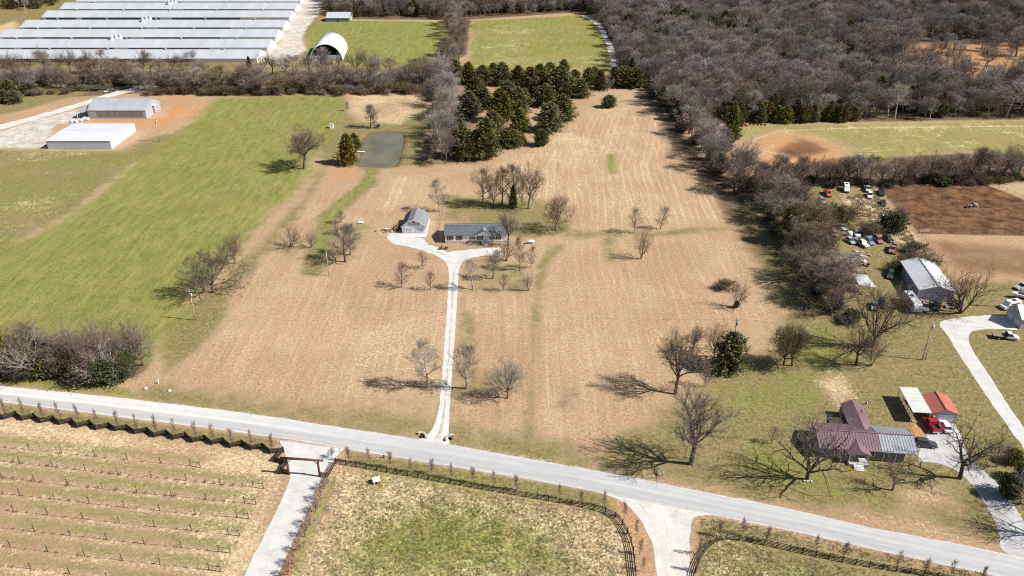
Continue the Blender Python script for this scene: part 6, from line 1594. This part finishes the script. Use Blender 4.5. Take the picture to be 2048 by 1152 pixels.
heap(1801, 514, 9, 1.0, .7, "small dark scrap heap below the olive brush", [M_RUST, M_BLACK, pO], seed=5)
heap(779, 462, 14, 1.6, .9, "white and dark junk heap left of the garage", [M_FAB, M_BLACK, M_STONE, M_RUST], seed=6)
heap(1846, 609, 8, .8, .8, "mixed parts heaped on the old work truck", SC, seed=7) if False else None
heap(1694, 805, 4, .3, .3, "small white and dark oddments on the lawn behind the maroon wing", [M_FAB, M_BLACK], seed=8, smin=.3, smax=.6) if False else None
heap(1732, 806, 5, .4, .3, "small white and dark oddments on the lawn behind the maroon wing", [M_FAB, M_BLACK], seed=8, smin=.3, smax=.6)
heap(1893, 615, 10, .9, .5, "planks and boxes lying before the blue barn door", [M_DECK, M_RUST, M_CONCW], seed=9)
heap(1838, 812, 14, .5, 2.2, "dark clutter stored under the carport", [M_BLACK, M_DKWALL, M_STEEL, M_RUST], seed=10)
heap(1905, 838, 8, .8, .4, "white stones and pots right of the red garage", [M_STONE, M_FAB], seed=11, smin=.25, smax=.6)
heap(1618, 961, 10, .5, .35, "ring of white stones at the foot of the huge tree", [M_STONE, M_FAB], name="stone_ring", cat="stones", seed=12, smin=.2, smax=.45)
# trailer left of the garage
p = P(794, 457); t = thing("utility_trailer", "rusty utility trailer with upright ramp left of the garage", "trailer", p, 1.5)
MB().box((0,0,.6), (3.4,1.8,.12)).build("bed", M_RUST, t); wheels(t, (0,), 1.0, .32)
for s in (-1, 1): MB().bar((-1.7, s*.9, 1.0), (1.7, s*.9, 1.0), .06, .06).build("side_rail", M_BLACK, t)
for k in range(6): MB().bar((1.7, -.85 + .34*k, .65), (1.75, -.85 + .34*k, 1.9), .06, .06).build("ramp_slat", M_RUST, t)
MB().bar((-1.7,0,.55),(-2.9,0,.5),.1,.1).build("tow_bar", M_BLACK, t)
p = P(723, 448); t = thing("garden_swing", "small white garden swing in the field left of the garage", "swing", p, .4)
for sx in (-.9, .9):
    for sy in (-.6, .6): MB().bar((sx, sy, 0), (sx, 0, 1.9), .07, .07).build("leg", M_TRIM, t)
MB().bar((-1.0,0,1.9),(1.0,0,1.9),.08,.08).build("top_bar", M_TRIM, t); MB().box((0,0,.55), (1.4,.5,.06)).build("seat", M_TRIM, t); MB().box((0,.25,.85), (1.4,.05,.5)).build("backrest", M_TRIM, t)
for i, (x, y, rz) in enumerate(((847,871,.9),(898,876,2.4))):
    p = P(x, y); t = thing("culvert_headwall", ("curved white stone headwall on the left of the driveway mouth", "curved white stone headwall on the right of the driveway mouth")[i], "headwall", p, rz)
    for k in range(6):
        q = -1.0 + 2.0 * k / 5; MB().box((1.0 * math.cos(q) - .8, 1.2 * math.sin(q), .28), (.42,.46,.5 + .12 * (k % 2)), q).build("stone", M_STONE, t)
    MB().tube([(-.9,0,.16),(-.1,0,.16)], [.3,.3], 12).build("pipe", M_DARKO, t)
for i, (x, y, lab) in enumerate(((317,767,"white survey marker at the end of the roadside thicket"),(339,782,"white marker stone in the grass by the road"),(291,777,"pale stone lying right of the roadside thicket"))):
    p = P(x, y); t = thing("marker_post" if i == 0 else "stone", lab, "marker" if i == 0 else "stone", p)
    if i == 0: MB().box((0,0,.5), (.22,.22,1.0)).build("post", M_TRIM, t); MB().lathe((0,0,1.0), [(.15,0),(.05,.12)], 8).build("cap", M_TRIM, t)
    else: MB().lathe((0,0,-.05), [(.4,0),(.48,.15),(.35,.34),(.1,.42)], 9).build("rock", M_STONE, t)
p = P(1325, 951); t = thing("mailbox", "white round topped mailbox at the far edge of the road", "mailbox", p, .2)
MB().box((0,0,.5), (.1,.1,1.0)).build("post", M_BLACK, t); MB().prism([(-.16,1.0),(.16,1.0),(.16,1.25),(.1,1.36),(-.1,1.36),(-.16,1.25)], -.35, .35, 'y').build("box", M_TRIM, t)
for i, (x, y) in enumerate(((560,887),(680,903.5))):
    p = P(x, y); t = thing("reflector_post", ("dark marker on the left corner of the vineyard drive", "dark marker on the right corner of the vineyard drive")[i], "marker", p)
    MB().box((0,0,.45), (.1,.05,.9)).build("post", M_BLACK, t); MB().box((0,-.04,.8), (.14,.02,.2)).build("reflector", M_TAIL, t)
p = P(768, 916); t = thing("hydrant", "small dark hydrant on tan stones between fence and road", "hydrant", p)
MB().lathe((0,0,0), [(.16,0),(.13,.1),(.13,.6),(.17,.65),(.1,.8)], 10).build("barrel", M_BLACK, t); MB().tube([(-.22,0,.5),(.22,0,.5)], [.06,.06], 8).build("outlet", M_BLACK, t)
# hay feeder in the muddy pen
p = P(1950, 412); t = thing("hay_feeder", "black round hay feeder with tan hay in the muddy pen", "hay feeder", p)
for a_ in range(12):
    q = a_ * math.pi / 6; MB().box((1.3 * math.cos(q), 1.3 * math.sin(q), .55), (.06,.06,1.1)).build("bar", M_BLACK, t)
for z in (.15, .6, 1.08): MB().tube([(1.3 * math.cos(k * math.pi / 10), 1.3 * math.sin(k * math.pi / 10), z) for k in range(21)], [.05] * 21, 5).build("hoop", M_BLACK, t)
MB().lathe((0,0,0), [(1.15,0),(1.1,.5),(.7,.9),(.2,1.0)], 14).build("hay", mat("old_hay", (.42,.34,.2), .95, var=.35, scale=2.5), t)
heap(1937, 413, 8, 1.1, .5, "dark and tan waste heap left of the hay feeder", [M_BLACK, M_INT, M_RUST], seed=13, smin=.5, smax=1.3)

# ------------------------------------------------------------------ look-alikes in a row: say which one
def ordinal(n):
    ones = ["","first","second","third","fourth","fifth","sixth","seventh","eighth","ninth","tenth","eleventh","twelfth","thirteenth","fourteenth","fifteenth","sixteenth","seventeenth","eighteenth","nineteenth"]
    tens = {2:"twenty",3:"thirty",4:"forty",5:"fifty",6:"sixty"}
    tenth = {2:"twentieth",3:"thirtieth",4:"fortieth",5:"fiftieth",6:"sixtieth"}
    if n < 20: return ones[n]
    return tenth[n // 10] if n % 10 == 0 else tens[n // 10] + "-" + ones[n % 10]
same = {}
for o in COL.objects:
    if o.parent is None and "label" in o and "group" in o: same.setdefault((o["label"], o["group"]), []).append(o)
for (lab, grp), obs in same.items():
    if not 1 < len(obs) <= 69: continue
    xy = []
    for o in obs:
        dpt = o.location.y * CP + H_CAM * SP
        xy.append((o.location.x / dpt, (-o.location.y * SP + H_CAM * CP) / dpt))
    wide = max(q[0] for q in xy) - min(q[0] for q in xy) > 1.0 * (max(q[1] for q in xy) - min(q[1] for q in xy))
    order_ = sorted(range(len(obs)), key=lambda k: xy[k][0] if wide else -xy[k][1])
    for r_, k in enumerate(order_): obs[k]["label"] = lab + ", " + ordinal(r_ + 1) + (" from the left" if wide else " from the near end")
    if False: pass
